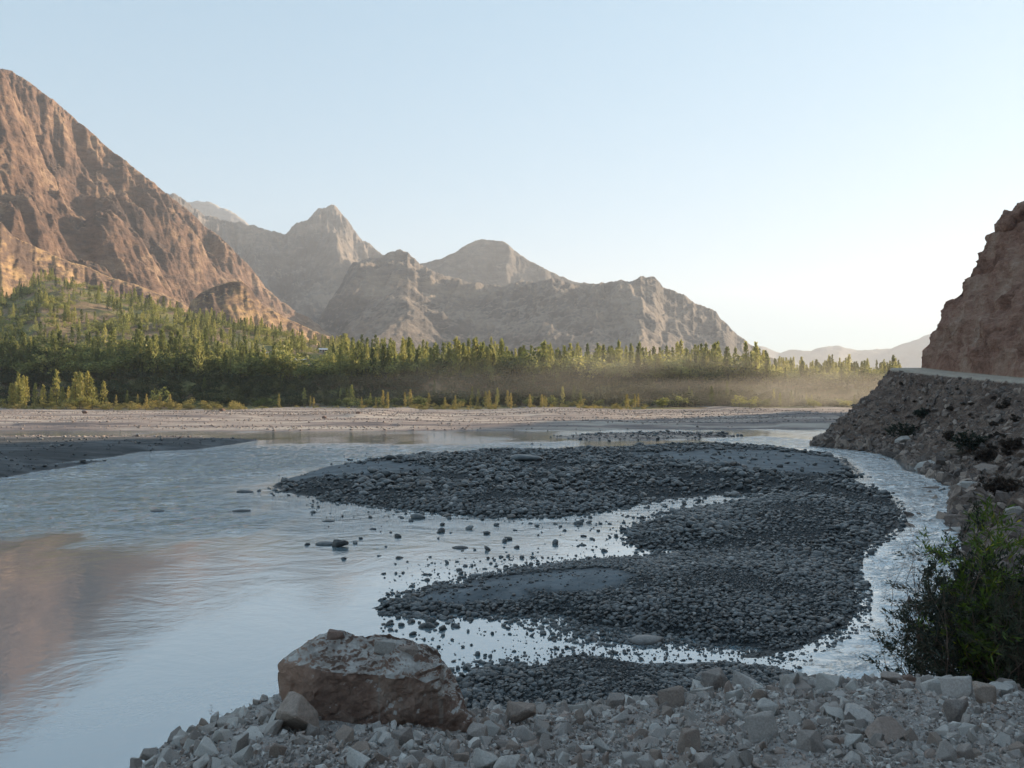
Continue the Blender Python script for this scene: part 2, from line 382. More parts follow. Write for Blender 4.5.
ypx = np.concatenate([np.linspace(2600, 900, 30)[:-1], np.linspace(900, 640, 150)[:-1], np.linspace(640, 415, 340)[:-1], np.linspace(415, 406, 16)])
xpx = np.concatenate([np.linspace(-900, -60, 80)[:-1], np.linspace(-60, 1090, 640)[:-1], np.linspace(1090, 1900, 60)])
DD = CAMZ * F / (ypx - HY)
YY, UU = np.meshgrid(DD, (xpx - CX) / F, indexing='ij')
XX = UU * YY
HH, SS = land(XX, YY)
HH = HH + fbm(P3(XX * 2.5, YY * 2.5, 2), 3) * 0.05
SM = sandmask(XX, YY)
SILT = sstep(0, 1.5, np.maximum(sdf(WP['left'], XX, YY), sdf(WP['leftspit'], XX, YY)) + 1.0) * (YY < 112)
V = np.stack([XX, YY, HH], -1)
o = link('riverbed_ground', mesh_np('riverbed_ground', V, grid_faces(*XX.shape), {'sand': SM, 'silt': SILT}, [M['ground']]))
tag(o, kind='structure')
bed_bvh = None
def far_ground():
    g = np.array([-7000, -3000, -1200, -400, 0, 400, 1200, 3000, 7000], float)
    gy = np.array([-3500, -1000, -200, 0, 300, 900, 2500, 5000, 9500], float)
    Y, X = np.meshgrid(gy, g, indexing='ij')
    return mesh_np('valley_ground', np.stack([X, Y, np.full(X.shape, -0.9)], -1), grid_faces(*X.shape), None, [M['forest_floor']])
tag(link('valley_ground', far_ground()), kind='structure')

# river surface (one sheet, real waves in the rapids)
CH = world_poly([(700,440),(760,436),(812,440),(812,446),(850,449),(890,452),(905,470),(945,480),(990,500),(990,700),(980,900),(860,900),(780,668),(820,642),(862,620),(862,600),(850,575),(850,560),(880,540),(905,525),(900,500),(872,485),(860,470),(845,458),(800,449)])
RIP = world_poly([(-900,455),(60,452),(240,445),(560,442),(560,450),(420,455),(290,475),(240,500),(300,530),(200,540),(60,538),(-100,545),(-900,600)])
ch = sdf(CH, XX, YY); rp = sdf(RIP, XX, YY) + 7 * fbm(P3(XX * 0.06, YY * 0.06, 15), 4)
rp = rp - 4 * sstep(0, 1, fbm(P3(XX * 0.3, YY * 0.15, 16), 3) * 2)
chm = sstep(-0.3, 1.2, ch); rpm = sstep(-3, 6, rp)
patch = sstep(-0.1, 0.35, fbm(P3(XX * 0.07, YY * 0.035, 21), 3))
wave = 0.035 + 0.13 * patch * sstep(26, 45, YY) + 0.55 * rpm + 0.5 * chm
wave = wave * (1 - 0.6 * sstep(0.0, 1.0, -rp / 30) * (YY < 40) * (1 - chm))
foam = np.clip(chm * (0.55 + 0.6 * fbm(P3(XX * 0.2, YY * 0.12, 31), 3)) + 0.8 * rpm * sstep(0.05, 0.35, fbm(P3(XX * 0.12, YY * 0.12, 41), 3)), 0, 1)
wz = fbm(P3(XX * 0.9 + YY * 0.2, YY * 1.9, 51), 4) * (0.17 * chm + 0.09 * rpm) + ridged(P3(XX * 0.8, YY * 2.4, 61), 3) * 0.05 * chm
o = link('river_water', mesh_np('river_water', np.stack([XX, YY, wz - 0.0], -1), grid_faces(*XX.shape), {'wave': wave, 'foam': foam}, [M['water']]))
tag(o, kind='structure')

# ------------------------------------------------------------------ mountains
def mountain(name, sky_pts, dbase, dridge, mat, amp=40.0, wl=220.0, along=(0.38, 0.92), stretch=3.0, x0=-350, x1=1300, dx=2.0, nr=150, back=0.5, zbase=5.0, prof=1.15, fine=0.42, seed=0, jag=0.0, kind='structure', label=None):
    x = np.arange(x0, x1 + dx, dx)
    u = (x - CX) / F
    E = (HY - curve(sky_pts, x)) / F
    if jag: E = E + jag / F * fbm(P3(x / 16.0, x * 0 + seed, 0), 5, 0.7)
    Db, Dr = curve(dbase, x), curve(dridge, x)
    t = np.concatenate([np.linspace(0, 1, nr), 1 + np.linspace(0.02, 1, int(nr * 0.35)) * back])
    T, _ = np.meshgrid(t, x, indexing='ij')
    Dg = Db + (Dr - Db) * T
    X = u * Dg
    Hr = np.maximum(E * Dr + CAMZ, zbase)
    base = np.where(T <= 1, T ** prof, np.maximum(0, 1 - (T - 1) * 1.3))
    ax, ay = along; ln = math.hypot(ax, ay); ax, ay = ax / ln, ay / ln
    a = X * ax + Dg * ay; b = X * ay - Dg * ax
    w = fbm(P3(a / wl / 1.5, b / wl / 1.5, seed + 5), 3) * 0.55
    g = ridged(P3(a / wl + w, b / (wl * stretch) + w, seed), 6, 0.52) - 0.55
    f = fbm(P3(a / wl * 4, b / wl * 3, seed + 9), 6, 0.6)
    f2 = ridged(P3(a / wl * 2.5 + w, b / wl * 1.1, seed + 3), 5, 0.55) - 0.5
    f3 = ridged(P3(a / wl * 6 + w * 2, b / wl * 1.6, seed + 13), 5, 0.6) - 0.5
    env = sstep(0, 0.18, T) * (0.35 + 0.65 * np.sqrt(np.clip(base, 0, 1)))
    h = zbase + (Hr - zbase) * base + (amp * g + amp * fine * f + amp * 0.35 * f2 + amp * 0.16 * f3) * env * np.clip(Hr / Hr.max() * 1.6, 0.25, 1)
    kk = np.ones(61) / 61
    for it in range(6):
        e = (h - CAMZ) / Dg
        j = e.argmax(0); k = np.arange(len(x))
        dl = (E - e[j, k]) * Dg[j, k]
        sm = np.convolve(np.pad(dl, 30, 'edge'), kk, 'valid')
        if it < 2: h = h + sm[None] * sstep(0, 0.9, T)
        else: h = h + dl[None] * sstep(0.72, 0.97, T) * (1 - 0.6 * sstep(1.0, 1.25, T))
    h = np.where(T <= 0, -1.5, h)
    V = np.stack([X, Dg, h], -1)
    me = mesh_np(name, V, grid_faces(*X.shape), None, [mat])
    o = link(name, me); tag(o, label, kind=kind)
    return o

SKY_A = [(-400,-120),(-150,-10),(0,67),(10,70),(20,76),(32,84),(40,92),(52,98),(60,106),(75,120),(82,124),(90,131),(100,141),(110,150),(130,164),(150,181),(165,193),(185,208),(205,226),(225,241),(240,256),(255,273),(265,287),(280,301),(300,313),(320,325),(340,334),(380,346),(430,358)]
mountain('mountain', SKY_A, [(-400,480),(0,700),(100,760),(200,900),(320,1200),(430,1700)], [(-400,1050),(0,1250),(100,1400),(200,1600),(320,1950),(430,2400)], M['mtn_left'], amp=165, wl=330, along=(0.30, 0.95), stretch=3.0, x0=-400, x1=430, dx=1.25, nr=400, prof=1.25, seed=1, jag=4, fine=0.35)
SKY_A2 = [(-400,160),(-100,205),(0,222),(12,236),(30,244),(60,258),(90,268),(110,277),(135,284),(160,294),(185,303),(205,316),(235,335),(260,350)]
mountain('hill', SKY_A2, [(-400,560),(0,640),(260,850)], [(-400,640),(0,730),(260,960)], M['hill'], amp=24, wl=70, along=(0.92, 0.38), stretch=1.6, x0=-400, x1=260, dx=1.5, nr=120, seed=12, jag=2, prof=0.9)
SKY_A3 = [(178,345),(190,302),(200,292),(215,286),(230,281),(242,281),(250,289),(262,304),(285,318),(320,333),(360,349),(400,360)]
mountain('hill', SKY_A3, [(178,700),(400,900)], [(178,790),(250,840),(400,1050)], M['hill'], amp=20, wl=60, along=(0.92, 0.38), stretch=1.5, x0=178, x1=400, dx=1.5, nr=90, seed=17, jag=2, prof=0.8)
SKY_B = [(100,230),(150,196),(165,192),(175,194),(190,204),(205,214),(220,219),(240,222),(258,226),(270,231),(285,232),(296,224),(303,221),(311,215),(316,211),(319,207),(325,206),(331,202),(335,205),(341,213),(347,219),(353,229),(360,238),(372,246),(385,256),(420,280),(470,310),(530,345)]
mountain('mountain', SKY_B, [(100,1900),(530,2300)], [(100,2900),(330,3400),(530,3600)], M['mtn_mid'], amp=150, wl=420, along=(0.9, 0.3), stretch=2.2, x0=100, x1=540, dx=1.0, nr=260, seed=23, jag=7)
SKY_C = [(130,215),(170,207),(195,200),(210,202),(222,207),(235,213),(250,225),(280,240),(310,260)]
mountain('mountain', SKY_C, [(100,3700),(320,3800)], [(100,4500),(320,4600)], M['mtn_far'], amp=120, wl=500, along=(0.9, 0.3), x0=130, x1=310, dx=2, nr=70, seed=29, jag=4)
SKY_D1 = [(360,300),(400,275),(420,263),(440,259),(455,252),(465,245),(475,240),(490,239),(503,241),(515,250),(530,261),(545,268),(560,276),(580,283),(620,300),(680,340)]
mountain('mountain', SKY_D1, [(360,2500),(680,2600)], [(360,3200),(680,3300)], M['mtn_mid'], amp=70, wl=330, along=(1, 0.1), x0=360, x1=680, dx=1.0, nr=200, seed=31, jag=3)
SKY_D2 = [(310,330),(340,285),(352,262),(365,258),(380,257),(392,251),(400,249),(408,253),(420,264),(440,274),(470,282),(500,285),(530,280),(555,279),(575,283),(590,284),(602,281),(612,282),(622,280),(632,281),(641,276),(648,278),(655,277),(664,286),(675,290),(690,299),(705,306),(716,311),(722,320),(735,333),(750,344),(765,354),(785,366),(820,385)]
mountain('mountain', SKY_D2, [(310,1300),(600,1350),(820,1600)], [(310,2300),(400,2350),(600,2300),(820,2300)], M['mtn_mid'], amp=115, wl=380, along=(1, -0.35), stretch=4.0, fine=0.22, x0=310, x1=820, dx=1.0, nr=320, seed=38, jag=5)
SKY_E = [(700,356),(740,350),(760,346),(780,352),(795,350),(810,351),(826,346),(840,346),(855,349),(870,350),(885,349),(900,345),(915,340),(925,336),(960,322),(1010,312),(1100,330),(1250,370)]
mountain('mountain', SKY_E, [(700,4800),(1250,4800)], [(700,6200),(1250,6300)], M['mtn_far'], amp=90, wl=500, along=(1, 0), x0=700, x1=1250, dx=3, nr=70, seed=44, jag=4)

# forested hillside beyond the river
G_SKY = [(-500,270),(-100,292),(0,300),(28,290),(40,281),(60,281),(85,288),(120,296),(150,304),(200,316),(250,329),(300,339),(340,352),(390,360),(450,367),(600,369),(720,372),(800,377),(900,378),(1500,378)]
G_D = [(-500,560),(0,620),(200,640),(300,640),(400,560),(500,500),(1500,500)]
def forest_h(X, Y):
    x = X / Y * F + CX
    zG = CAMZ + (HY - curve(G_SKY, x)) / F * curve(G_D, x)
    DG = curve(G_D, x)
    zb = CAMZ + (HY - curve([(-500,374),(150,376),(350,381),(450,380),(700,382),(820,386),(1500,388)], x)) / F * 330
    wob = 9 * fbm(P3(X / 45, Y / 45, 77), 3)
    D = Y + wob
    z = 0.5 + 1.1 * sstep(256, 280, Y)
    z = z + (zb - 1.6) * sstep(296, 331, D)
    t = np.clip((Y - 332) / np.maximum(DG - 332, 1), 0, 1)
    z = z + (zG - zb) * t ** 0.9
    z = z - sstep(0, 1, (Y - DG) / 500) * (zG - 6) * 0.5
    n = fbm(P3(X / 60, Y / 60, 71), 4) * 11 + ridged(P3(X / 90, Y / 130, 73), 3) * 5 - 3
    n = n * np.where(x < 330, 1.0, 0.3)
    z = z + n * sstep(330, 420, Y) * (1 - sstep(0.75, 1.0, t) * 0.75)
    z = z + fbm(P3(X / 14, Y / 14, 75), 3) * 1.2 * sstep(283, 300, Y)
    return z
fx = np.concatenate([np.linspace(-500, -40, 60)[:-1], np.linspace(-40, 920, 480)[:-1], np.linspace(920, 1500, 60)])
fy = np.concatenate([np.linspace(252, 360, 90)[:-1], np.linspace(360, 700, 170)[:-1], np.linspace(700, 1150, 30)])
FY, FU = np.meshgrid(fy, (fx - CX) / F, indexing='ij'); FX = FU * FY
tag(link('hillside_ground', mesh_np('hillside_ground', np.stack([FX, FY, forest_h(FX, FY)], -1), grid_faces(*FX.shape), None, [M['forest_floor']])), kind='structure')

# the mountain on the right, outside the frame, whose shadow covers the near river
def right_mass():
    xs = np.linspace(40, 1300, 180); ys = np.linspace(-420, 900, 190)
    Y, X = np.meshgrid(ys, xs, indexing='ij')
    s = (X + 100) * math.cos(R(SUN_AZ)) - (Y - 100) * math.sin(R(SUN_AZ)) + 30
    h1 = np.clip(s * 2.6, -6, 300)
    e = np.minimum((X - 0.73 * Y) / 1.24, X - 72)
    h2 = np.clip(e * 1.35, -6, 330)
    h = np.minimum(h1, h2) + fbm(P3(X / 40, Y / 40, 90), 5) * 14 * sstep(5, 40, np.minimum(h1, h2))
    return mesh_np('mountain', np.stack([X, Y, h], -1), grid_faces(*X.shape), None, [M['mtn_left']])
tag(link('mountain', right_mass()), kind='structure')

# ------------------------------------------------------------------ right hillside: talus slope, road ledge, cliff
ST = [ # shore x,y | road outer x,y,z | inward dir x,y | road width
 (105,150, 100,138,10.6, 0.55,-0.83, 4.2), (72,127, 72,119.5,10.5, 0.55,-0.83, 4.2), (54,115, 60,110.5,10.4, 0.5,-0.86, 4.2), (44.5,108, 53.8,105.6,10.4, 0.75,-0.66, 4.0),
 (39.9,101, 50.8,101,10.4, 0.99,-0.1, 3.7), (40.9,96, 51.4,95,9.7, 1,0.0, 3.9), (42.8,90, 51.5,88,9.1, 1,0.0, 4.1), (41.2,79.5, 50.6,80,8.5, 0.98,-0.05, 4.3), (36.9,68, 49,71,8.1, 0.97,-0.15, 4.4),
 (32.9,56, 45.5,58,7.4, 0.94,-0.3, 4.5), (28.4,47, 42,48,6.8, 0.9,-0.4, 4.6), (23.6,41, 37.5,38,6.3, 0.85,-0.5, 4.8), (22.0,36, 33,30,5.9, 0.8,-0.6, 5), (18.5,30, 27,22,5.6, 0.75,-0.65, 5), (14.5,24.5, 21,14.5,5.3, 0.7,-0.7, 5), (12,19, 15,8,5.1, 0.6,-0.8, 5), (9,15, 9,3,4.9, 0.5,-0.87, 5), (6,11, 2,-3,4.8,0.4,-0.9,5)]
ST = np.array(ST, float)
CL = [(0,0),(0.2,1.4),(0.6,3.2),(1.6,6.0),(3.2,8.2),(4.9,10.2),(6.2,12.4),(7.3,14.8),(8.7,17.2),(10.5,19.6),(13.6,22.2),(19,27),(34,40),(60,56)]
def build_slope():
    seg = np.concatenate([[0], np.cumsum(np.hypot(np.diff(ST[:, 2]), np.diff(ST[:, 3])))])
    s = np.linspace(0, seg[-1], 560)
    # denser on the visible part
    C = np.stack([np.interp(s, seg, ST[:, i]) for i in range(8)], 1)
    ker = np.ones(13) / 13
    for i in range(8):
        C[:, i] = np.convolve(np.pad(C[:, i], 6, 'edge'), ker, 'valid')
    rows = []
    roadm, cliffm = [], []
    k = np.arange(len(s))
    shore = np.stack([C[:, 0], C[:, 1], np.zeros(len(s))], 1); ro = C[:, 2:5]
    inn = np.stack([C[:, 5], C[:, 6], np.zeros(len(s))], 1); inn /= np.linalg.norm(inn, axis=1)[:, None]
    out_dir = shore - ro; out_dir[:, 2] = 0; out_dir /= np.linalg.norm(out_dir, axis=1)[:, None]
    def add(P, r=0.0, c=0.0): rows.append(P); roadm.append(r); cliffm.append(c)
    add(shore + out_dir * 5 + np.array([0, 0, -1.6])); add(shore + out_dir * 2 + np.array([0, 0, -0.6]))
    n1 = 75
    for t in np.linspace(0, 1, n1):
        p = shore + (ro - shore) * t
        p[:, 2] = ro[:, 2] * (0.72 * t + 0.28 * t ** 2.2) if True else 0
        add(p.copy(), 0.0 if t < 0.985 else 1.0)
    for t in np.linspace(0.08, 1, 12):
        add(ro + inn * (C[:, 7:8] * t) + np.array([0, 0, 0.03]), 1.0)
    ri = ro + inn * C[:, 7:8]
    cl = np.array(CL, float); L = np.concatenate([[0], np.cumsum(np.hypot(np.diff(cl[:, 0]), np.diff(cl[:, 1])))])
    ls = np.concatenate([np.linspace(0.15, L[10], 130), np.linspace(L[10], L[-1], 45)[1:]])
    base_n = 0.4
    vari = 1 + 0.10 * np.sin(s / 6.0) * 0
    for l in ls:
        d, z = np.interp(l, L, cl[:, 0]), np.interp(l, L, cl[:, 1])
        add(ri + inn * (base_n * 0 + d) + np.array([0, 0, z]) * 1.0, 0.0, 1.0)
    A = np.stack(rows, 0); roadm = np.array(roadm); cliffm = np.array(cliffm)
    nr_, nc_ = A.shape[:2]
    # displacement along normals
    du = np.gradient(A, axis=0); dv = np.gradient(A, axis=1)
    N = np.cross(dv, du); N /= np.linalg.norm(N, axis=2)[..., None] + 1e-9
    if N[60, 300, 2] < 0: N = -N
    sl = fbm(A * 0.13, 6, 0.62) * 1.5 + fbm(A * 1.1, 5, 0.68) * 0.30 + (ridged(A * 0.33, 4, 0.6) - 0.5) * 0.5
    q = A * np.array([0.13, 0.13, 0.09])
    cfd = ridged(q, 6, 0.62) * 1.9 + fbm(q * 3.1, 6, 0.65) * 1.6 - 1.3 + np.floor(A[..., 2] * 0.5 + 2 * fbm(A * 0.2, 3)) % 2 * 0.15
    d = sl * (1 - cliffm[:, None]) + cfd * cliffm[:, None]
    damp = np.ones(nr_)
    i0 = 2 + n1
    damp[:3] = 0.4
    damp[i0 - 4:i0 + 12] = np.array([0.7, 0.45, 0.3, 0.15] + [0.05] * 12)
    damp[i0 + 12:i0 + 26] = np.linspace(0.1, 1, 14)
    A = A + N * (d * damp[:, None])[..., None]
    rm = np.broadcast_to(roadm[:, None], (nr_, nc_)); cm = np.broadcast_to(cliffm[:, None], (nr_, nc_))
    return A, rm, cm
A, rm, cm = build_slope()
slope_V = A.reshape(-1, 3); slope_F = grid_faces(*A.shape[:2])
tag(link('cliff_hillside', mesh_np('cliff_hillside', slope_V, slope_F, {'road': rm, 'cliff': cm}, [M['slope']])), kind='structure')

# ------------------------------------------------------------------ near bank the camera stands on
BK = np.array([(-600,3.6,1300),(-200,4.2,1050),(0,4.6,905),(100,5.0,800),(140,5.4,768),(170,5.7,744),(230,6.1,706),(280,6.4,690),(330,6.7,690),(400,7.1,694),(465,7.5,708),(540,8,707),(605,8.3,704),(674,8.5,697),(700,8.6,688),(760,8.8,685),(850,9,680),(881,9,677),(935,9.3,681),(1024,9.5,690),(1150,10,690),(1400,11,690),(1900,12,680)], float)
def bank_h(X, Y):
    x = X / np.maximum(Y, 0.3) * F + CX
    De = np.interp(x, BK[:, 0], BK[:, 1]); ye = np.interp(x, BK[:, 0], BK[:, 2])
    ze = CAMZ - (ye - HY) / F * De
    zn = np.interp(x, [-600, 0, 140, 300, 700, 1100], [4.0, 4.45, 4.65, 4.78, 4.80, 4.86])
    t = np.clip((Y - 4.2) / (De - 4.2 + 1e-3), -0.6, 1)
    z = zn + (ze - zn) * np.where(t > 0, t, t * 0.5)
    over = np.maximum(Y - De, 0)
    z = z - over * 0.75 - 0.25 * sstep(0, 0.5, over)
    n = fbm(P3(X * 0.9, Y * 0.9, 101), 4) * 0.16 + fbm(P3(X * 4, Y * 4, 103), 4, 0.6) * 0.05
    return np.maximum(z + n * (0.35 + 0.65 * sstep(4.4, 5.6, Y)), -1.2)
bx = np.concatenate([np.linspace(-1800, -100, 90)[:-1], np.linspace(-100, 1100, 420)[:-1], np.linspace(1100, 2600, 80)])
by = np.concatenate([np.linspace(0.8, 4.0, 40)[:-1], np.linspace(4.0, 10.5, 260)[:-1], np.linspace(10.5, 19, 50)])
BY, BU = np.meshgrid(by, (bx - CX) / F, indexing='ij'); BX = BU * BY
bank_V = np.stack([BX, BY, bank_h(BX, BY)], -1).reshape(-1, 3); bank_F = grid_faces(*BX.shape)
tag(link('roadside_ground', mesh_np('roadside_ground', bank_V, bank_F, None, [M['bank']])), kind='structure')

def bvh_of(V, Fc): return BVHTree.FromPolygons([tuple(v) for v in V], [tuple(f) for f in Fc])
slope_bvh = bvh_of(slope_V, slope_F); bank_bvh = bvh_of(bank_V, bank_F)
def pixel_dir(x, y): return Vector(((x - CX) / F, 1.0, (HY - y) / F)).normalized()
def hit(bvh, x, y, dz=0):
    r = bvh.ray_cast(Vector((0, 0, CAMZ)), pixel_dir(x, y)); return r[0], r[1]
def drop(bvh, X, Y, top=80):
    r = bvh.ray_cast(Vector((X, Y, top)), Vector((0, 0, -1))); return r[0], r[1]

# ------------------------------------------------------------------ rock prototypes
def ico(sub):
    bm = bmesh.new(); bmesh.ops.create_icosphere(bm, subdivisions=sub, radius=1)
    V = np.array([v.co[:] for v in bm.verts]); Fc = np.array([[v.index for v in f.verts] for f in bm.faces]); bm.free(); return V, Fc
def angular_rock(seed, sub=3, planes=11, rough=0.05, flat=(1, 0.8, 0.7)):
    r = np.random.default_rng(seed); V, Fc = ico(sub)
    for _ in range(planes):
        n = r.normal(size=3); n /= np.linalg.norm(n); d = r.uniform(0.42, 0.8)
        s = V @ n; over = np.maximum(s - d, 0); V = V - over[:, None] * n
    V = V + (fbm(V * 2.2 + seed * 3.1, 3)[:, None] * rough * 2) * V
    V *= np.array(flat) * r.uniform(0.85, 1.15, 3)
    return V, Fc, np.zeros(len(Fc), int)
def hull_rock(seed, npt=11, flat=(1, 0.8, 0.66), sub=0, rough=0.03):
    r = np.random.default_rng(seed)
    p = r.normal(size=(npt, 3)); p /= np.linalg.norm(p, axis=1)[:, None]; p = np.sign(p) * np.abs(p) ** 0.75
    p *= r.uniform(0.75, 1.0, (npt, 1)) * np.array(flat) * r.uniform(0.8, 1.15, 3)
    bm = bmesh.new()
    for q in p: bm.verts.new(q)
    bmesh.ops.convex_hull(bm, input=bm.verts)
    bmesh.ops.delete(bm, geom=[v for v in bm.verts if not v.link_faces], context='VERTS')
    if sub:
        bmesh.ops.bevel(bm, geom=list(bm.edges), offset=0.035, segments=1, affect='EDGES', profile=0.5)
    bmesh.ops.triangulate(bm, faces=bm.faces)
    for _ in range(sub):
        bmesh.ops.subdivide_edges(bm, edges=[e for e in bm.edges if e.calc_length() > 0.16], cuts=1); bmesh.ops.triangulate(bm, faces=bm.faces)
    bm.verts.index_update()
    V = np.array([v.co[:] for v in bm.verts]); Fc = np.array([[v.index for v in f.verts] for f in bm.faces]); bm.free()
    if sub: V = V * (1 + rough * 2.5 * fbm(V * 3.0 + seed, 4, 0.6)[:, None])
    return V, Fc, np.zeros(len(Fc), int)
def round_stone(seed, sub=2):
    r = np.random.default_rng(seed); V, Fc = ico(sub)
    V = V * (1 + 0.38 * fbm(V * 0.9 + seed * 5.7, 2)[:, None])
    for _ in range(3):
        n = r.normal(size=3); n /= np.linalg.norm(n); d = r.uniform(0.6, 0.85)
        s = V @ n; V = V - (np.maximum(s - d, 0) * 0.8)[:, None] * n
    V *= np.array([1, 0.75, 0.5]) * r.uniform(0.85, 1.2, 3)
    return V, Fc, np.zeros(len(Fc), int)
RUB = [hull_rock(100 + i, 10 + i % 6, sub=3) for i in range(14)]
RUBL = [hull_rock(140 + i, 9 + i % 7) for i in range(8)]
RND = [round_stone(200 + i) for i in range(10)]
RNDL = [round_stone(230 + i, 1) for i in range(8)]
RUB_ME = {}
def rub_mesh(k, mat):
    key = (k, mat)
    if key not in RUB_ME: RUB_ME[key] = mesh_np('angular_rock', RUB[k][0], RUB[k][1], None, [M[mat]], smooth=False)
    return RUB_ME[key]
RND_ME = [mesh_np('river_stone', v, f, None, [M['cobble']]) for v, f, _ in RND]

def zone_px(X, Y, Z):
    return X / Y * F + CX, HY + (CAMZ - Z) / Y * F

# ------------------------------------------------------------------ stones of the gravel bars
def scatter_bar():
    pts = []
    # uniform in the ground plane, with bands of different grain size
    def band(y0, y1, x0, x1, n, smin, smax, water=0.04):
        D = np.sqrt(rng.uniform(px_ground(0, y1)[1] ** 2, px_ground(0, y0)[1] ** 2, n)); u = (rng.uniform(x0, x1, n) - CX) / F
        X = u * D; h, s = land(X, D); sm = sandmask(X, D)
        size = smin + (smax - smin) * rng.random(n) ** 3.4
        p = np.where(s > 0.2, 1.0, np.where(s > -0.6, 0.35, 0.10 * np.exp(s / 1.8) + water * np.exp(s / 6))) * (1 - 0.94 * (sm > 0.45))
        pxx, pyy = zone_px(X, D, 0)
        p = np.where((pxx < 330) & (s < 0) & (pyy < 487), p * 0.1, p); p = np.where(pxx < 255, 0.16 * (s > 0), p)
        mod = fbm(P3(X * 0.16, D * 0.16, 201), 4); size = size * np.clip(1.0 + 1.5 * mod, 0.5, 2.0)
        p = p * np.clip(0.9 + 1.4 * fbm(P3(X * 0.3, D * 0.3, 207), 3) + 0.25, 0.12, 1)
        keep = rng.random(n) < p
        z = np.maximum(h, -0.12 * size) + size * rng.uniform(0.08, 0.34, n)
        pts.append(np.stack([X, D, z, size], 1)[keep])
    band(444, 500, 255, 905, 26000, 0.16, 0.55, 0.006)
    band(500, 560, 300, 905, 26000, 0.11, 0.36, 0.012)
    band(556, 700, 380, 870, 60000, 0.045, 0.19, 0.010)
    band(690, 770, 430, 880, 9000, 0.045, 0.14, 0.0)
    band(430, 444, 540, 760, 1800, 0.2, 0.55, 0.0)
    band(438, 482, -60, 250, 7000, 0.10, 0.4, 0.0)
    return np.concatenate(pts)
BS = scatter_bar()
def off_river_rapids(P):  # no loose stones out in the fast channel
    c = sdf(CH, P[:, 0], P[:, 1]); return c < 0.4
BS = BS[off_river_rapids(BS)]
score = BS[:, 3] / BS[:, 1]
order = np.argsort(-score)
ind, rest = BS[order[:270]], BS[order[270:]]
n = len(rest)
eul = np.stack([rng.normal(0, .25, n), rng.normal(0, .25, n), rng.uniform(0, 6.28, n)], 1)
scl = rest[:, 3:4] * rng.uniform(0.8, 1.2, (n, 3)) * 0.62
near_m = score[order[270:]] > 0.0045
for nm, sel, pr in (('river_gravel', near_m, RND), ('river_gravel', ~near_m, RNDL)):
    w = rng.integers(0, len(pr), sel.sum())
    Vv, Fv, Tv, Mv = merge_instances(pr, w, rest[sel][:, :3], eul[sel], scl[sel], rng.random(sel.sum()))
    tag(link(nm, mesh_np(nm, Vv, Fv, {'tint': Tv}, [M['cobble']])), kind='stuff')
def near_mark(x, y, marks):
    k = min(range(len(marks)), key=lambda i: (marks[i][0] - x) ** 2 + ((marks[i][1] - y) * 2.2) ** 2)
    mx, my, nm = marks[k]; dx, dy = x - mx, (y - my) * 2.2
    if abs(dx) > abs(dy): side = 'right of' if dx > 0 else 'left of'
    else: side = 'below' if dy > 0 else 'above'
    far = 'just ' if math.hypot(dx, dy) < 22 else ''
    return '%s%s the %s' % (far, side, nm)
BAR_MARKS = [(285,485,'left tip of the upper bar'),(341,546,'lone river rock'),(460,547,'flat stone in open water'),(418,518,'round stone off the upper bar'),(525,467,'dark hump on the upper bar'),(578,524,'stone at the pool mouth'),(604,551,'upright stone in the pool'),(742,498,'right end of the still pool'),(645,641,'long slab in the side stream'),(372,607,'tip of the low spit'),(560,590,'sand patch on the low spit'),(850,565,'notch in the bar edge by the rapids'),(900,515,'easternmost bulge of the bar'),(740,462,'sand patch on the upper bar'),(800,650,'mouth of the side stream'),(555,640,'bright pool behind the boulder'),(470,690,'shoulder of the big boulder'),(616,701,'rounded rock on the bank edge'),(714,679,'grey wedge on the bank crest'),(100,455,'dark sand bank far left')]
for i, (X, Y, Z, s) in enumerate(ind):
    o = link('river_stone', RND_ME[i % len(RND_ME)], loc=(X, Y, Z))
    o.scale = tuple(s * 0.62 * rng.uniform(0.85, 1.2, 3)); o.rotation_euler = (rng.normal(0, .2), rng.normal(0, .2), rng.uniform(0, 6.28))
    px, py = zone_px(X, Y, Z)
    sw = 'big' if s > 0.4 else ('mid sized' if s > 0.25 else 'small')
    tag(o, '%s rounded dark stone %s' % (sw, near_mark(px, py, BAR_MARKS)), 'stone', 'dark river stones of the gravel bars')

# named stones in and by the river
def single_stone(x, y, wm, flat, label, mat='cobble', k=0, rot=0.0, zoff=0.3, bvh=None, ang=False, name='river_stone'):
    if bvh: p, _ = hit(bvh, x, y); X, Y, Z = p
    else:
        X, Y = px_ground(x, y); Z = float(land(np.array([X]), np.array([Y]))[0][0]); Z = max(Z, -0.05)
    src = RUB[k % 14] if ang else RND[k % 10]
    v = src[0] + 0.10 * fbm(src[0] * 2.5 + k, 3)[:, None] * src[0]
    sz = v.max(0) - v.min(0)
    me = mesh_np(name, v / sz[0], src[1], None, [M[mat]], smooth=not ang)
    o = link(name, me, loc=(X, Y, Z + zoff * wm * flat)); o.scale = (wm, wm * 0.8, wm * flat / (sz[2] / sz[0])); o.rotation_euler = (0, 0, rot)
    tag(o, label, 'rock'); return o
single_stone(341, 546, 0.75, 0.55, 'dark wet lump of rock standing alone in the open river', k=1, ang=True, name='river_rock')
single_stone(326, 544, 1.05, 0.22, 'low flat dark slab awash left of the lone rock in the river', k=2, name='river_rock')
single_stone(460, 547.5, 0.75, 0.25, 'small flat dark stone alone in the water below the upper bar', k=3)
single_stone(426, 574, 0.28, 0.5, 'tiny dark stone breaking the bright water left of the low spit', k=4)
single_stone(418, 518, 0.85, 0.5, 'round dark stone in shallow water just off the upper bar', k=5)
single_stone(245, 492, 1.3, 0.2, 'flat dark stone in the ripples left of the bar tip', k=6)
single_stone(242, 511, 1.1, 0.2, 'thin dark stone awash in the left river ripples', k=7)
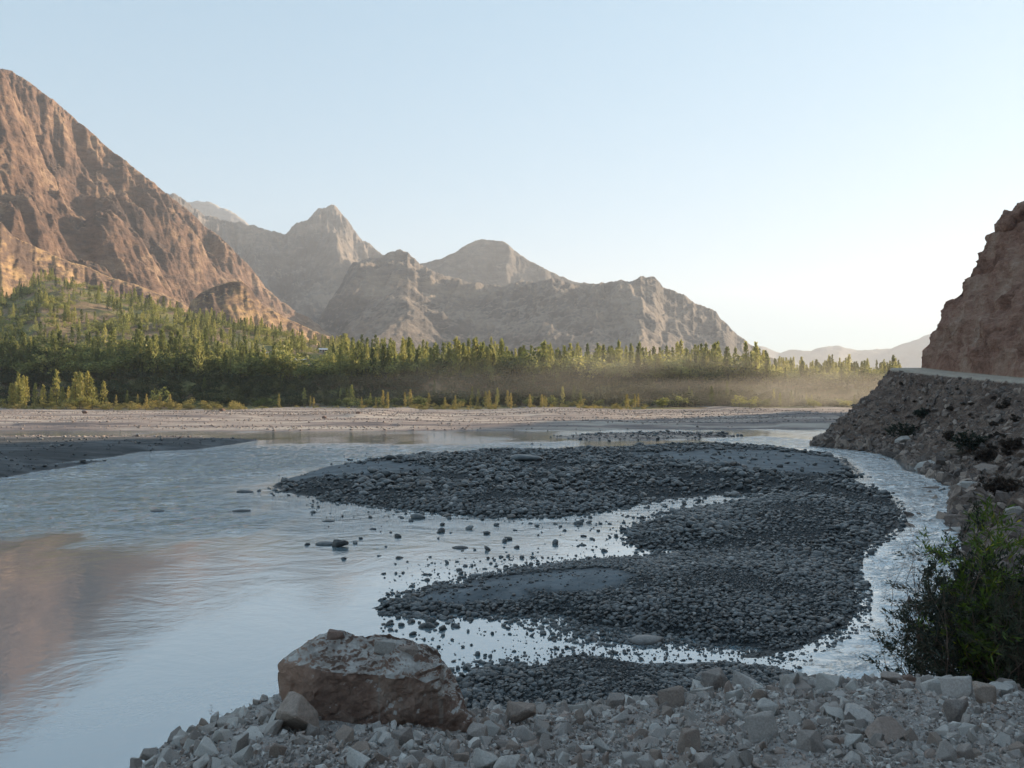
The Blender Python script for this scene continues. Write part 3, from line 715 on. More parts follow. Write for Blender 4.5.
single_stone(158, 511, 0.9, 0.2, 'leftmost small dark stone in the rippled river', k=8)
single_stone(329, 521, 0.7, 0.2, 'narrow dark stone above the lone river rock', k=9)
single_stone(645, 641, 1.0, 0.30, 'long smooth grey slab lying in the little side stream', k=2)
single_stone(525, 467, 3.2, 0.30, 'dark hump of rock on the upper gravel bar', k=4, zoff=0.2)
single_stone(578, 524, 0.55, 0.6, 'dark stone at the mouth of the still pool', k=7)
single_stone(604, 551, 0.32, 0.7, 'upright dark stone at the lower edge of the still pool', k=6)
single_stone(582, 545, 0.4, 0.4, 'dark stone left of the upright stone in the still pool', k=3)
single_stone(934, 471, 3.6, 0.50, 'big smooth pale grey boulder at the foot of the cliff road slope', mat='rubble_pale', k=5, zoff=0.15, rot=0.2, name='boulder')

# floodplain cobbles, far side
def scatter_far():
    n = 34000
    D = np.sqrt(rng.uniform(108 ** 2, 250 ** 2, n)); u = (rng.uniform(-60, 850, n) - CX) / F; X = u * D
    h, s = land(X, D)
    size = 0.14 + 0.34 * rng.random(n) ** 3
    keep = (s > 0.3) & (rng.random(n) < 0.08 + 0.92 * sstep(-0.05, 0.25, fbm(P3(X * 0.012, D * 0.11, 301), 3)))
    P = np.stack([X, D, h + size * 0.1], 1)[keep]; size = size[keep]; n = len(P)
    Vv, Fv, Tv, Mv = merge_instances(RNDL, rng.integers(0, 8, n), P, np.stack([rng.normal(0, .2, n), rng.normal(0, .2, n), rng.uniform(0, 6.28, n)], 1), size[:, None] * rng.uniform(0.6, 1, (n, 3)), rng.random(n))
    tag(link('floodplain_gravel', mesh_np('floodplain_gravel', Vv, Fv, {'tint': Tv}, [M['cobble_far']])), kind='stuff')
scatter_far()
for (x, y, w, l) in [(84,416.8,1.7,'small red brown rock on the far floodplain near the left poplars'),(325,423,1.3,'red brown rock on the far floodplain below the farmhouse'),(358,421,1.2,'red brown rock on the far floodplain right of the farmhouse'),(222,417,1.7,'red brown rock by the far scrub line')]:
    single_stone(x, y, w, 0.6, l, mat='rubble_red', k=int(x) % 10, ang=True, name='floodplain_rock')

# rocks on the talus slope
def scatter_slope():
    n = 16000; P, S = [], []
    nr_, nc_ = A.shape[:2]
    for _ in range(n):
        i = int(random.random() ** 1.6 * 74) + 1; j = random.randrange(70, nc_ - 60)
        p = A[i, j]; s = 0.10 + 0.55 * random.random() ** 4
        if i < 12: s *= 1.7
        P.append(p); S.append(s)
    P = np.array(P) + rng.normal(0, .08, (n, 3)) * np.array([1, 1, 0]); S = np.array(S)
    Vv, Fv, Tv, Mv = merge_instances(RUBL, rng.integers(0, 8, n), P, rng.uniform(0, 6.28, (n, 3)), S[:, None] * rng.uniform(0.6, 1.1, (n, 3)), rng.random(n))
    tag(link('talus_gravel', mesh_np('talus_gravel', Vv, Fv, {'tint': Tv}, [M['talus']], smooth=False)), kind='stuff')
scatter_slope()
for (x, y, w, f, m, l) in [(983,526,1.9,0.6,'rubble_brown','large tan boulder above the green bush on the river bank'),(1000,508,1.3,0.6,'rubble_brown','grey brown block just above the large tan boulder'),(1015,515,1.6,0.7,'rubble','slanting grey slab at the frame edge above the bush'),(962,531,1.5,0.4,'rubble','low dark rock at the water edge left of the tan boulder'),(940,494,2.6,0.3,'cobble','long dark rock spit reaching into the white rapids'),(970,488,2.0,0.5,'rubble','grey block on the bank behind the rock spit'),(958,455,2.0,0.5,'rubble_brown','brown block beside the pale boulder below the slope'),(905,443,1.8,0.5,'rubble','pale chunk low on the slope near the tip'),(985,470,1.8,0.5,'rubble_brown','brown block on the slope right of the pale boulder')]:
    p, _ = hit(slope_bvh, x, y)
    if p is None: continue
    single_stone(x, y, w * p.y / 60, f, l, mat=m, k=int(x + y), bvh=slope_bvh, ang=True, rot=x, zoff=0.1, name='bank_rock')

# ------------------------------------------------------------------ rubble on the near bank
def bank_z1(X, Y): return float(bank_h(np.array([X]), np.array([Y]))[0])
HERO = [ # x, y(centre), width px, aspect h/w, material, label
 (763,727,29,0.85,'rubble','blocky grey cube of rock with a flat pale top, mid bank'),
 (692,741,25,0.9,'rubble_brown','square brown rock standing alone near the bottom middle'),
 (616,701,22,0.75,'rubble','rounded grey rock on the top edge of the bank, right of the boulder'),
 (521,714,31,0.65,'rubble_brown','wide brown grey rock just right of the big boulder'),
 (544,742,15,1.1,'rubble','tall narrow grey rock below the wide brown grey rock'),
 (507,764,29,0.6,'rubble_pale','pale flat rock cut by the bottom frame edge'),
 (714,679,29,0.7,'rubble','grey wedge on the bank crest, left of its darker neighbour'),
 (746,681,30,0.65,'rubble','long grey slanted block on the bank crest'),
 (792,680,19,1.05,'rubble_pale','pale upright angular rock on the bank crest'),
 (828,681,25,0.75,'rubble_pale','palest broad rock on the bank crest, above the dark gap'),
 (767,708,21,0.75,'rubble_pale','pale slab above the blocky grey cube'),
 (834,713,23,0.5,'rubble_pale','flat pale stone with a brown underside, mid bank'),
 (858,716,33,0.4,'rubble','wide flat grey slab beside the flat pale stone'),
 (935,687,21,0.8,'rubble_pale','pale angular rock in front of the dark bush'),
 (962,688,30,0.65,'rubble','large grey rock below the dark bush'),
 (987,693,25,0.9,'rubble_brown','brown grey block below the grey green bush'),
 (1002,675,28,0.4,'rubble_pale','long pale slab at the foot of the grey green bush'),
 (958,711,27,0.75,'rubble','rounded grey block under the large grey rock'),
 (888,731,43,0.4,'rubble','widest flat grey slab lying low on the bank'),
 (296,717,44,0.75,'rubble_brown','big brown grey block wedged under the left end of the boulder'),
 (402,737,21,0.95,'rubble','bluish grey wedge in the hollow under the boulder'),
 (357,759,32,0.65,'rubble_pale','pale lump below the boulder at the bottom edge'),
 (277,749,19,0.9,'rubble_brown','brown angular rock on the left mound'),
 (484,758,27,0.6,'rubble_pale','pale flat rock at the bottom, right of the boulder'),
 (477,732,21,0.75,'rubble','grey rock at the right foot of the boulder'),
 (345,734,18,0.9,'rubble_brown','small brown rock under the front of the boulder'),
 (890,664,22,0.5,'rubble','grey slab at the very top of the bank beside dry twigs'),
 (908,665,14,0.7,'rubble_red','small red brown rock on the crest next to the dry twigs'),
 (674,684,26,0.7,'rubble_brown','pale brown triangular rock on the crest'),
 (815,742,30,0.6,'rubble','grey broken block near the bottom right of the middle'),
]
placed = []
for i, (x, y, w, asp, m, lab) in enumerate(HERO):
    yb = y + w * asp * 0.45
    p, _ = hit(bank_bvh, x, yb)
    if p is None or p.y > 11: p, _ = hit(bank_bvh, x, yb + 14)
    if p is None or p.y > 11: continue
    D = p.y; wm = w / F * D
    v, f, _ = RUB[(i * 5) % 14]
    v = v + 0.05 * fbm(v * 4 + i, 3)[:, None] * v
    sz = v.max(0) - v.min(0)
    me = mesh_np('rubble_rock', v / sz * np.array([1, 0.85, asp * 1.15]), f, None, [M[m]], smooth=False)
    o = link('rubble_rock', me, loc=(p.x, D + wm * 0.25, p.z + wm * asp * 0.32)); o.scale = (wm,) * 3
    o.rotation_euler = (rng.normal(0, .1), rng.normal(0, .12), rng.normal(0, .5))
    tag(o, lab, 'rock'); placed.append((p.x, D + wm * 0.25, wm * 0.5))
PH = np.array(placed)

def scatter_bank():
    n = 22000
    Y = np.sqrt(rng.uniform(3.6 ** 2, 11.0 ** 2, n)); u = (rng.uniform(60, 1110, n) - CX) / F; X = u * Y
    px = u * F + CX
    De = np.interp(px, BK[:, 0], BK[:, 1])
    crest = np.exp(-((Y - De + 0.5) / 0.9) ** 2)
    size = 0.026 + 0.12 * rng.random(n) ** 3.0 + (0.13 * rng.random(n) ** 2.2) * crest * np.where(px > 640, 1.0, 0.45)
    z = bank_h(X, Y)
    dens = 0.85 * sstep(3.9, 5.0, Y) * np.where(Y > De + 0.8, 0.5, 1)
    flat = (px > 640) & (Y < 4.7); dens = np.where(flat, dens * 0.15, dens)
    clump = sstep(-0.25, 0.25, fbm(P3(X * 1.3, Y * 1.3, 111), 3))
    keep = rng.random(n) < dens * (0.35 + 0.65 * clump)
    d = np.hypot(X[:, None] - PH[None, :, 0], Y[:, None] - PH[None, :, 1]); keep &= ~(d < PH[None, :, 2] * 0.9).any(1)
    bp = (np.abs(X + 1.08) < 0.72) & (np.abs(Y - 6.1) < 0.42); keep &= ~bp
    return np.stack([X, Y, z + size * 0.08, size], 1)[keep]
RS = scatter_bank()
vis = zone_px(RS[:, 0], RS[:, 1], RS[:, 2])
inview = (vis[0] > 0) & (vis[0] < 1024) & (vis[1] < 768) & (RS[:, 1] < np.interp(vis[0], BK[:, 0], BK[:, 1]) + 0.3)
sc_ = RS[:, 3] / RS[:, 1] * inview
order = np.argsort(-sc_)
indr, restr = RS[order[:270]], RS[order[270:]]
n = len(restr)
Vv, Fv, Tv, Mv = merge_instances(RUBL, rng.integers(0, 8, n), restr[:, :3], rng.uniform(0, 6.28, (n, 3)), restr[:, 3:4] * rng.uniform(0.6, 1.05, (n, 3)) * 0.75, rng.random(n))
tag(link('rubble', mesh_np('rubble', Vv, Fv, {'tint': Tv}, [M['rubble']], smooth=False)), kind='stuff')
# fine gravel and chips
n = 75000
Y = np.sqrt(rng.uniform(3.7 ** 2, 9.6 ** 2, n)); u = (rng.uniform(80, 1100, n) - CX) / F; X = u * Y
size = 0.007 + 0.030 * rng.random(n) ** 2.5; z = bank_h(X, Y)
keep = (rng.random(n) < 0.25 + 0.75 * sstep(-0.2, 0.2, fbm(P3(X * 2, Y * 2, 121), 3)))
X, Y, z, size = X[keep], Y[keep], z[keep], size[keep]; n = len(X)
chip = [hull_rock(180 + i, 8) for i in range(6)]
Vv, Fv, Tv, Mv = merge_instances(chip, rng.integers(0, 6, n), np.stack([X, Y, z + size * 0.3], 1), rng.uniform(0, 6.28, (n, 3)), size[:, None] * rng.uniform(0.6, 1.2, (n, 3)), rng.random(n))
tag(link('fine_gravel', mesh_np('fine_gravel', Vv, Fv, {'tint': Tv}, [M['rubble']], smooth=False)), kind='stuff')
BANK_MARKS = [(763,727,'blocky grey cube'),(692,741,'lone square brown rock'),(616,701,'rounded crest rock'),(521,714,'wide brown grey rock'),(544,742,'tall narrow rock'),(507,764,'pale flat bottom rock'),(714,679,'grey crest wedge'),(746,681,'long slanted crest block'),(792,680,'pale upright crest rock'),(828,681,'palest broad crest rock'),(834,713,'flat pale stone'),(858,716,'wide flat slab'),(935,687,'pale rock before the bush'),(962,688,'large rock below the bush'),(987,693,'brown grey block'),(958,711,'rounded grey block'),(888,731,'widest flat slab'),(296,717,'block under the boulder end'),(402,737,'wedge under the boulder'),(357,759,'pale lump below the boulder'),(277,749,'brown left mound rock'),(484,758,'pale flat rock right of the boulder'),(345,734,'small rock under the boulder front'),(674,684,'pale brown triangular rock'),(815,742,'broken grey block'),(200,745,'left mound shoulder'),(232,712,'thin twigs on the left mound'),(150,762,'far left end of the mound'),(600,745,'bare dirt at the bottom middle'),(1010,730,'right end of the bank'),(940,755,'bottom right corner dirt'),(650,715,'hollow in the middle bank'),(440,745,'foot of the boulder')]
for i, (X, Y, Z, s) in enumerate(indr):
    x, y = zone_px(X, Y, Z)
    m = ['rubble', 'rubble', 'rubble', 'rubble_pale', 'rubble_brown', 'rubble'][rng.integers(0, 6)]
    o = link('rubble_rock', rub_mesh(int(rng.integers(0, 14)), m), loc=(X, Y, Z))
    o.scale = tuple(s * 0.8 * rng.uniform(0.7, 1.15, 3)); o.rotation_euler = tuple(rng.uniform(0, 6.28, 3))
    c = {'rubble': 'grey', 'rubble_pale': 'pale', 'rubble_brown': 'brown'}[m]
    sz_ = 'larger' if s > 0.17 else ('mid sized' if s > 0.12 else 'smaller')
    tag(o, '%s %s angular rock %s' % (sz_, c, near_mark(x, y, BANK_MARKS)), 'rock', 'rubble rocks on the near bank')

# ------------------------------------------------------------------ the big boulder
def boulder_mat():
    t = NT('big_boulder_rock')
    n = t.noise(1.6, 9, 0.65); n2 = t.noise(7.0, 9, 0.7)
    c = t.ramp(t.math('ADD', t.math('MULTIPLY', n, 0.55), t.math('MULTIPLY', n2, 0.45)), [(0.35, (0.12, 0.08, 0.064)), (0.5, (0.29, 0.18, 0.135)), (0.64, (0.48, 0.345, 0.275))])
    top = t.math('ADD', t.math('SUBTRACT', t.nz(), 0.62), t.math('ADD', t.math('MULTIPLY', t.math('SUBTRACT', n, 0.5), 1.6), t.math('MULTIPLY', t.math('SUBTRACT', t.noise(16, 8, 0.75), 0.5), 1.6)))
    top = t.math('MAXIMUM', t.math('MINIMUM', t.math('MULTIPLY', top, 6.0), 1.0), 0.0)
    c = t.mix(top, c, t.ramp(n2, [(0.35, (0.34, 0.285, 0.25)), (0.6, (0.66, 0.62, 0.585))]))
    # orange brown weathered left end
    lx = t.math('MAXIMUM', t.math('MINIMUM', t.math('MULTIPLY', t.math('SUBTRACT', -0.40, t.zcomp('X')), 5.0), 1.0), 0.0)
    c = t.mix(t.math('MULTIPLY', lx, t.math('SUBTRACT', 1.0, top)), c, t.mix(n2, (0.26, 0.13, 0.085), (0.62, 0.42, 0.32)))
    # pale mineral streaks running down the face
    for (x0, w, z0) in ((0.50, 0.020, -0.15), (0.44, 0.010, -0.02), (0.06, 0.012, -0.2)):
        d = t.math('ABSOLUTE', t.math('SUBTRACT', t.math('ADD', t.zcomp('X'), t.math('MULTIPLY', n, 0.10)), x0 + 0.05))
        m = t.math('MULTIPLY', t.math('MAXIMUM', t.math('MINIMUM', t.math('MULTIPLY', t.math('SUBTRACT', w, d), 90.0), 1.0), 0.0), t.math('GREATER_THAN', t.zcomp('Z'), z0))
        c = t.mix(t.math('MULTIPLY', m, 0.55), c, (0.42, 0.36, 0.31))
    return t.out(c, t.bump(t.math('ADD', t.math('ADD', n2, t.noise(26, 10, 0.75)), t.math('MULTIPLY', t.voro(9.0, out='Distance', feature='F1'), 0.8)), 1.0, 0.05), 0.9)
M['boulder'] = boulder_mat()
def big_boulder():
    # corner points in metres around the boulder centre: x right, y away, z up (traced shape, own depth)
    pts = [(-0.72,-0.20,0.30),(-0.76,-0.05,0.10),(-0.77,-0.12,-0.16),(-0.66,-0.30,-0.22),(-0.60,0.35,0.36),(-0.62,0.42,-0.2),(-0.48,-0.38,0.12),(-0.42,-0.42,-0.26),(-0.40,-0.32,0.33),(-0.30,-0.40,0.30),(0.0,-0.42,0.30),(-0.15,-0.38,-0.38),
           (0.30,-0.38,0.27),(0.28,-0.34,-0.46),(0.45,-0.30,0.15),(0.47,-0.10,0.24),(0.58,-0.16,0.02),(0.68,-0.10,-0.16),(0.77,-0.04,-0.34),(0.60,-0.20,-0.46),(0.44,0.35,0.25),(0.6,0.38,-0.2),(0.0,0.45,0.36),(-0.35,0.1,0.44),(-0.55,0.05,0.42),(0.15,0.0,0.40),(0.25,0.1,0.34),(0.1,-0.05,-0.52),(0.1,0.35,-0.45),(0.66,0.1,-0.45)]
    bm = bmesh.new()
    for p in pts: bm.verts.new(p)
    bmesh.ops.convex_hull(bm, input=bm.verts)
    bmesh.ops.delete(bm, geom=[v for v in bm.verts if not v.link_faces], context='VERTS')
    bmesh.ops.triangulate(bm, faces=bm.faces)
    for _ in range(6):
        long = [e for e in bm.edges if e.calc_length() > 0.028]
        if not long: break
        bmesh.ops.subdivide_edges(bm, edges=long, cuts=1)
        bmesh.ops.triangulate(bm, faces=bm.faces)
        if _ == 9: bmesh.ops.smooth_vert(bm, verts=bm.verts, factor=0.25, use_axis_x=True, use_axis_y=True, use_axis_z=True)
    bmesh.ops.smooth_vert(bm, verts=bm.verts, factor=0.15, use_axis_x=True, use_axis_y=True, use_axis_z=True)
    bm.normal_update()
    V = np.array([v.co[:] for v in bm.verts]); N = np.array([v.normal[:] for v in bm.verts])
    Fc = np.array([[v.index for v in f.verts] for f in bm.faces]); bm.free()
    q = V * np.array([2.2, 2.2, 3.0])
    cell = np.round(fbm(q * 0.6 + 4, 2) * 4) / 4.0
    d = fbm(q * 0.6, 6, 0.55) * 0.10 - np.abs(fbm(V * 2.3 + 7, 4, 0.55)) * 0.10 + np.abs(perlin(V * 6.1)) * 0.02 + cell * 0.06 - 0.018 * np.exp(-((V[:, 0] + 0.12 + 0.25 * V[:, 2] + 0.1 * fbm(V * 3, 3)) / 0.014) ** 2) - 0.020 * np.exp(-((V[:, 2] + 0.02 - 0.3 * V[:, 0] + 0.12 * fbm(V * 2.4 + 3, 3)) / 0.014) ** 2)
    topm = sstep(0.2, 0.7, N[:, 2])
    d = d + topm * (np.round(fbm(V * 5.0 + 9, 3) * 5) / 5) * 0.06
    return mesh_np('boulder', V + N * d[:, None], Fc, None, [M['boulder']], smooth=False)
BD = 6.15
bz = CAMZ - (690 - HY) / F * BD
o = link('boulder', big_boulder(), loc=((382 - CX) / F * BD, BD, bz)); o.scale = (1.02, 1, 1.0)
tag(o, 'big reddish brown boulder with pale dusty top resting on the near rubble bank', 'boulder')
for (x, y, w, asp, m, lab) in [(385,645,25,0.75,'rubble_pale','pale bluish grey stone resting on top of the big boulder'),(336,634,17,0.5,'rubble_red','small dark red stone on top of the boulder, at its left'),(408,649,20,0.45,'rubble_brown','flat brown stone on the boulder top right of the pale stone')]:
    wm = w / F * BD
    v, f, _ = RUB[int(x) % 14]; sz = v.max(0) - v.min(0)
    o = link('loose_stone', mesh_np('loose_stone', v / sz * np.array([1, 0.8, asp]), f, None, [M[m]], smooth=False), loc=((x - CX) / F * (BD - 0.1), BD - 0.1, CAMZ - (y - HY) / F * (BD - 0.1)))
    o.scale = (wm,) * 3; o.rotation_euler = (0, 0, x); tag(o, lab, 'stone')

# ------------------------------------------------------------------ plants
def tube(path, r0, r1, sides=4):
    path = np.array(path, float); n = len(path); V, Fc = [], []
    for i, p in enumerate(path):
        t = path[min(i + 1, n - 1)] - path[max(i - 1, 0)]; t /= np.linalg.norm(t) + 1e-9
        a = np.cross(t, (0.3, 0.9, 0.1)); a /= np.linalg.norm(a) + 1e-9; b = np.cross(t, a); r = r0 + (r1 - r0) * i / (n - 1)
        for k in range(sides):
            an = 2 * math.pi * k / sides; V.append(p + r * (math.cos(an) * a + math.sin(an) * b))
    for i in range(n - 1):
        for k in range(sides):
            k2 = (k + 1) % sides; Fc.append([i * sides + k, i * sides + k2, (i + 1) * sides + k2, (i + 1) * sides + k])
    return np.array(V), np.array(Fc)
def join(parts):
    Vs, Fs, off = [], [], 0
    for v, f in parts: Vs.append(v); Fs.append(f + off); off += len(v)
    return np.concatenate(Vs), np.concatenate(Fs)
def leaf_quads(pos, direc, ln, wd, r):
    n = len(pos); d = direc / (np.linalg.norm(direc, axis=1)[:, None] + 1e-9)
    q = r.normal(size=(n, 3)); s = np.cross(d, q); s /= np.linalg.norm(s, axis=1)[:, None] + 1e-9
    ln = np.broadcast_to(ln, n)[:, None]; wd = np.broadcast_to(wd, n)[:, None]
    V = np.stack([pos, pos + d * ln * 0.5 + s * wd * 0.5, pos + d * ln, pos + d * ln * 0.5 - s * wd * 0.5], 1).reshape(-1, 3)
    return V, np.arange(n * 4).reshape(n, 4)
def bush(name, base, n_stems, height, spread, leaf_len, leaf_w, per, mat, label, cat='bush', lean=(0, 0), seed=0, group=None, stem_mat='twig', r0=0.008, tips=0.35):
    r = np.random.default_rng(seed + 500)
    stems, LP, LD = [], [], []
    for s in range(n_stems):
        a = r.uniform(0, 6.28); out = r.random() ** 0.6 * spread; h = height * r.uniform(0.55, 1.0) * (1 - 0.35 * out / max(spread, .01))
        end = np.array([math.cos(a) * out + lean[0], math.sin(a) * out + lean[1], h])
        bend = r.normal(0, 0.10 * height, 3); bend[2] = abs(bend[2]) * 0.8
        t = np.linspace(0, 1, 8)[:, None]
        start = np.array([r.normal(0, 0.05 * spread), r.normal(0, 0.05 * spread), -0.05])
        path = start + (end - start) * t + bend * np.sin(t * math.pi) + r.normal(0, 0.012 * height, (8, 3)) * t
        stems.append(tube(path, r0, r0 * 0.25, 3))
        # side sprays
        for q in range(r.integers(4, 8)):
            t0 = r.uniform(0.25, 0.95); b = start + (end - start) * t0 + bend * math.sin(t0 * math.pi)
            dr = (end - start) / np.linalg.norm(end - start) + r.normal(0, 0.75, 3); dr /= np.linalg.norm(dr)
            L = height * r.uniform(0.10, 0.28) * (1.2 - t0 * 0.5)
            tt = np.linspace(0, 1, 4)[:, None]; sp = b + dr * L * tt + np.array([0, 0, -0.15 * L]) * tt ** 2
            stems.append(tube(sp, r0 * 0.4, r0 * 0.15, 3))
            m = per; k = r.uniform(0.1, 1.0, m)[:, None]
            LP.append(b + dr * L * k + np.array([0, 0, -0.15 * L]) * k ** 2 + r.normal(0, 0.02 * height * tips, (m, 3)))
            LD.append(dr + r.normal(0, 0.6, (m, 3)))
    V, Fc = join(stems)
    e = empty(name, base)
    link('stems', mesh_np('stems', V, Fc, None, [M[stem_mat]]), e)
    if per:
        LP = np.concatenate(LP); LD = np.concatenate(LD); n = len(LP)
        V, Fc = leaf_quads(LP, LD, leaf_len * r.uniform(0.6, 1.3, n), leaf_w * r.uniform(0.6, 1.2, n), r)
        link('foliage', mesh_np('foliage', V, Fc, {'tint': np.repeat(np.clip(r.normal(0.45, 0.25, n), 0, 0.999), 4)}, [M[mat]], smooth=False), e)
    tag(e, label, cat, group); return e
def spot(x, D, dz=0.0):
    X = (x - CX) / F * D; p, _ = drop(bank_bvh, X, D); z = p.z if p else 2.0
    return (X, D, z + dz)
def tall(x, ytop, D, z): return ((CAMZ - (ytop - HY) / F * D) - z) * 1.3
b = spot(985, 10.6); bush('bush', b, 75, tall(0, 548, 10.6, b[2]), 0.95, 0.07, 0.024, 70, 'bush_dark', 'large dark green bush at the right edge of the rubble bank by the rapids', seed=1)
b = spot(932, 10.2); bush('bush', b, 34, tall(0, 585, 10.2, b[2]), 0.5, 0.055, 0.022, 50, 'bush_dark', 'smaller dark brown green bush left of the large bush, overhanging the rapids', seed=2)
b = spot(945, 10.8); bush('bare_shrub', b, 9, tall(0, 500, 10.8, b[2]), 0.35, 0.03, 0.012, 9, 'bush_brown', 'tall thin reddish twigs leaning out over the white water', cat='shrub', lean=(-0.38, 0), seed=3, r0=0.006)
b = spot(995, 10.2); bush('bush', b, 26, tall(0, 536, 10.2, b[2]), 0.45, 0.12, 0.024, 34, 'bush_yellow', 'bright yellow green fronds rising above the dark bush', seed=4)
b = spot(1022, 9.7); bush('bush', b, 60, tall(0, 585, 9.7, b[2]), 0.40, 0.06, 0.007, 40, 'bush_grey', 'grey green feathery bush at the right frame edge', seed=5)
b = spot(975, 9.7); bush('low_shrub', b, 22, 0.42, 0.22, 0.07, 0.010, 26, 'bush_grey', 'low grey green tuft just above the crest rocks', cat='shrub', seed=6)
b = spot(880, 9.5); bush('dry_twigs', b, 16, 0.34, 0.22, 0.03, 0.006, 3, 'bush_brown', 'small dry brown twigs sticking up at the bank crest beside the rapids', cat='shrub', seed=7, r0=0.004)
b = spot(915, 9.7); bush('dry_twigs', b, 22, 0.42, 0.25, 0.03, 0.006, 4, 'bush_brown', 'dry brown twigs between the crest rocks and the dark bush', cat='shrub', seed=8, r0=0.004)
b = spot(232, 6.35, 0.02); bush('dry_twigs', b, 6, 0.26, 0.2, 0.02, 0.004, 3, 'bush_brown', 'sparse thin twigs sticking out of the left mound over the water', cat='shrub', lean=(-0.1, 0), seed=9, r0=0.0022)
b = spot(530, 7.6, 0.0); bush('dry_twigs', b, 4, 0.16, 0.08, 0.02, 0.004, 1, 'bush_brown', 'tiny dry twigs right of the big boulder', cat='shrub', seed=10, r0=0.002)

# bushes on the talus slope
SB = [(921,418,0.9,'bush_dark','small dark bush halfway up the slope near its tip'),(902,441,1.7,'bush_dark','dark bush low on the slope above the pale boulder, left one'),(971,453,2.1,'bush_dark','large dark bush on the slope right of the pale boulder'),(1000,497,1.9,'bush_brown','brown leafless looking bush above the tan boulder'),(985,462,1.2,'bush_brown','brown bush under the large dark slope bush'),(950,440,0.8,'bush_brown','little brown bush left of the large dark slope bush'),(1010,450,1.0,'bush_brown','brown shrub near the right frame edge below the road')]
for i, (x, y, hgt, m, lab) in enumerate(SB):
    p, _ = hit(slope_bvh, x, y)
    if p is None: continue
    bush('slope_bush', tuple(p), 40, hgt * p.y / 60, hgt * 0.8 * p.y / 60, 0.16, 0.07, 26, m, lab, seed=20 + i, r0=0.015)
tuft_src = None
cnt = 0
for _ in range(600):
    x, y = random.uniform(850, 1024), random.uniform(385, 480)
    p, nn = hit(slope_bvh, x, y)
    if p is None or p.z < 1.5 or p.z > 9.5: continue
    if x < 960 and random.random() < 0.5: continue
    s = random.uniform(0.25, 0.6)
    if tuft_src is None:
        tuft_src = bush('slope_shrub', tuple(p), 26, 1.0, 0.75, 0.16, 0.09, 14, 'bush_brown', 'one of many small brown tufts dotted over the dry slope below the road', cat='shrub', seed=60, group='small tufts on the slope below the road', r0=0.02)
        kids = list(tuft_src.children); tuft_src.scale = (s,) * 3
    else:
        e = tuft_src.copy(); COL.objects.link(e); e.location = p; e.scale = (s, s, s * random.uniform(0.7, 1.1)); e.rotation_euler = (0, 0, random.uniform(0, 6.28))
        for c in kids:
            q = c.copy(); COL.objects.link(q); q.parent = e
    cnt += 1
    if cnt >= 45: break

# ------------------------------------------------------------------ valley trees
def crown_poplar(seed, n=280):
    r = np.random.default_rng(seed)
    t = r.random(n) ** 0.85
    rad = 0.5 * np.abs(np.sin(np.clip(t, 0, 0.995) ** 0.58 * math.pi)) ** 0.85 * (0.75 + 0.25 * np.sin(t * 19 + seed)) * 0.21 * np.sqrt(r.random(n)) * 1.5
    a = r.uniform(0, 6.28, n)
    P = np.stack([np.cos(a) * rad, np.sin(a) * rad, 0.08 + 0.90 * t], 1)
    D = np.stack([np.cos(a) * 0.35, np.sin(a) * 0.35, np.full(n, 0.9)], 1) + r.normal(0, 0.5, (n, 3))
    V, Fc = leaf_quads(P, D, 0.075 * r.uniform(0.7, 1.4, n), 0.040 * r.uniform(0.7, 1.3, n), r); return V, Fc
def crown_round(seed, n=300):
    r = np.random.default_rng(seed)
    k = 9; c = r.normal(size=(k, 3)) * np.array([0.24, 0.24, 0.15]) + np.array([0, 0, 0.58]); rr = r.uniform(0.14, 0.26, k)
    w = r.integers(0, k, n); d = r.normal(size=(n, 3)); d /= np.linalg.norm(d, axis=1)[:, None]
    P = c[w] + d * (rr[w] * r.uniform(0.55, 1.05, n))[:, None] * np.array([1, 1, 0.8]); P[:, 2] = np.maximum(P[:, 2], 0.12)
    V, Fc = leaf_quads(P, d + r.normal(0, 0.7, (n, 3)), 0.11 * r.uniform(0.7, 1.4, n), 0.08 * r.uniform(0.7, 1.3, n), r); return V, Fc
def trunk(h, r0, seed, limbs=3):
    r = np.random.default_rng(seed); parts = [tube([(0, 0, -0.03), (0.004, 0, h * 0.5), (0, 0.004, h)], r0, r0 * 0.25, 5)]
    for _ in range(limbs):
        a = r.uniform(0, 6.28); z = h * r.uniform(0.35, 0.7); L = h * 0.32
        parts.append(tube([(0, 0, z), (math.cos(a) * L * 0.5, math.sin(a) * L * 0.5, z + L * 0.5), (math.cos(a) * L * 0.8, math.sin(a) * L * 0.8, z + L)], r0 * 0.45, r0 * 0.15, 3))
    return join(parts)
KP, KR = 6, 7
POP = [(crown_poplar(300 + i), trunk(0.85, 0.013, i, 2)) for i in range(KP)]
ROU = [(crown_round(320 + i), trunk(0.62, 0.022, 40 + i, 4)) for i in range(KR)]
def whole(p):
    (cv, cf), (tv, tf) = p; V, Fc = join([(cv, cf), (tv, tf)]); return V, Fc, np.concatenate([np.zeros(len(cf), int), np.ones(len(tf), int)])
PROTO = [whole(p) for p in POP] + [whole(p) for p in ROU]
T = []   # X, Y, z, height, widthfactor, kind(0 poplar 1 round), mat 0 leaf 1 gold
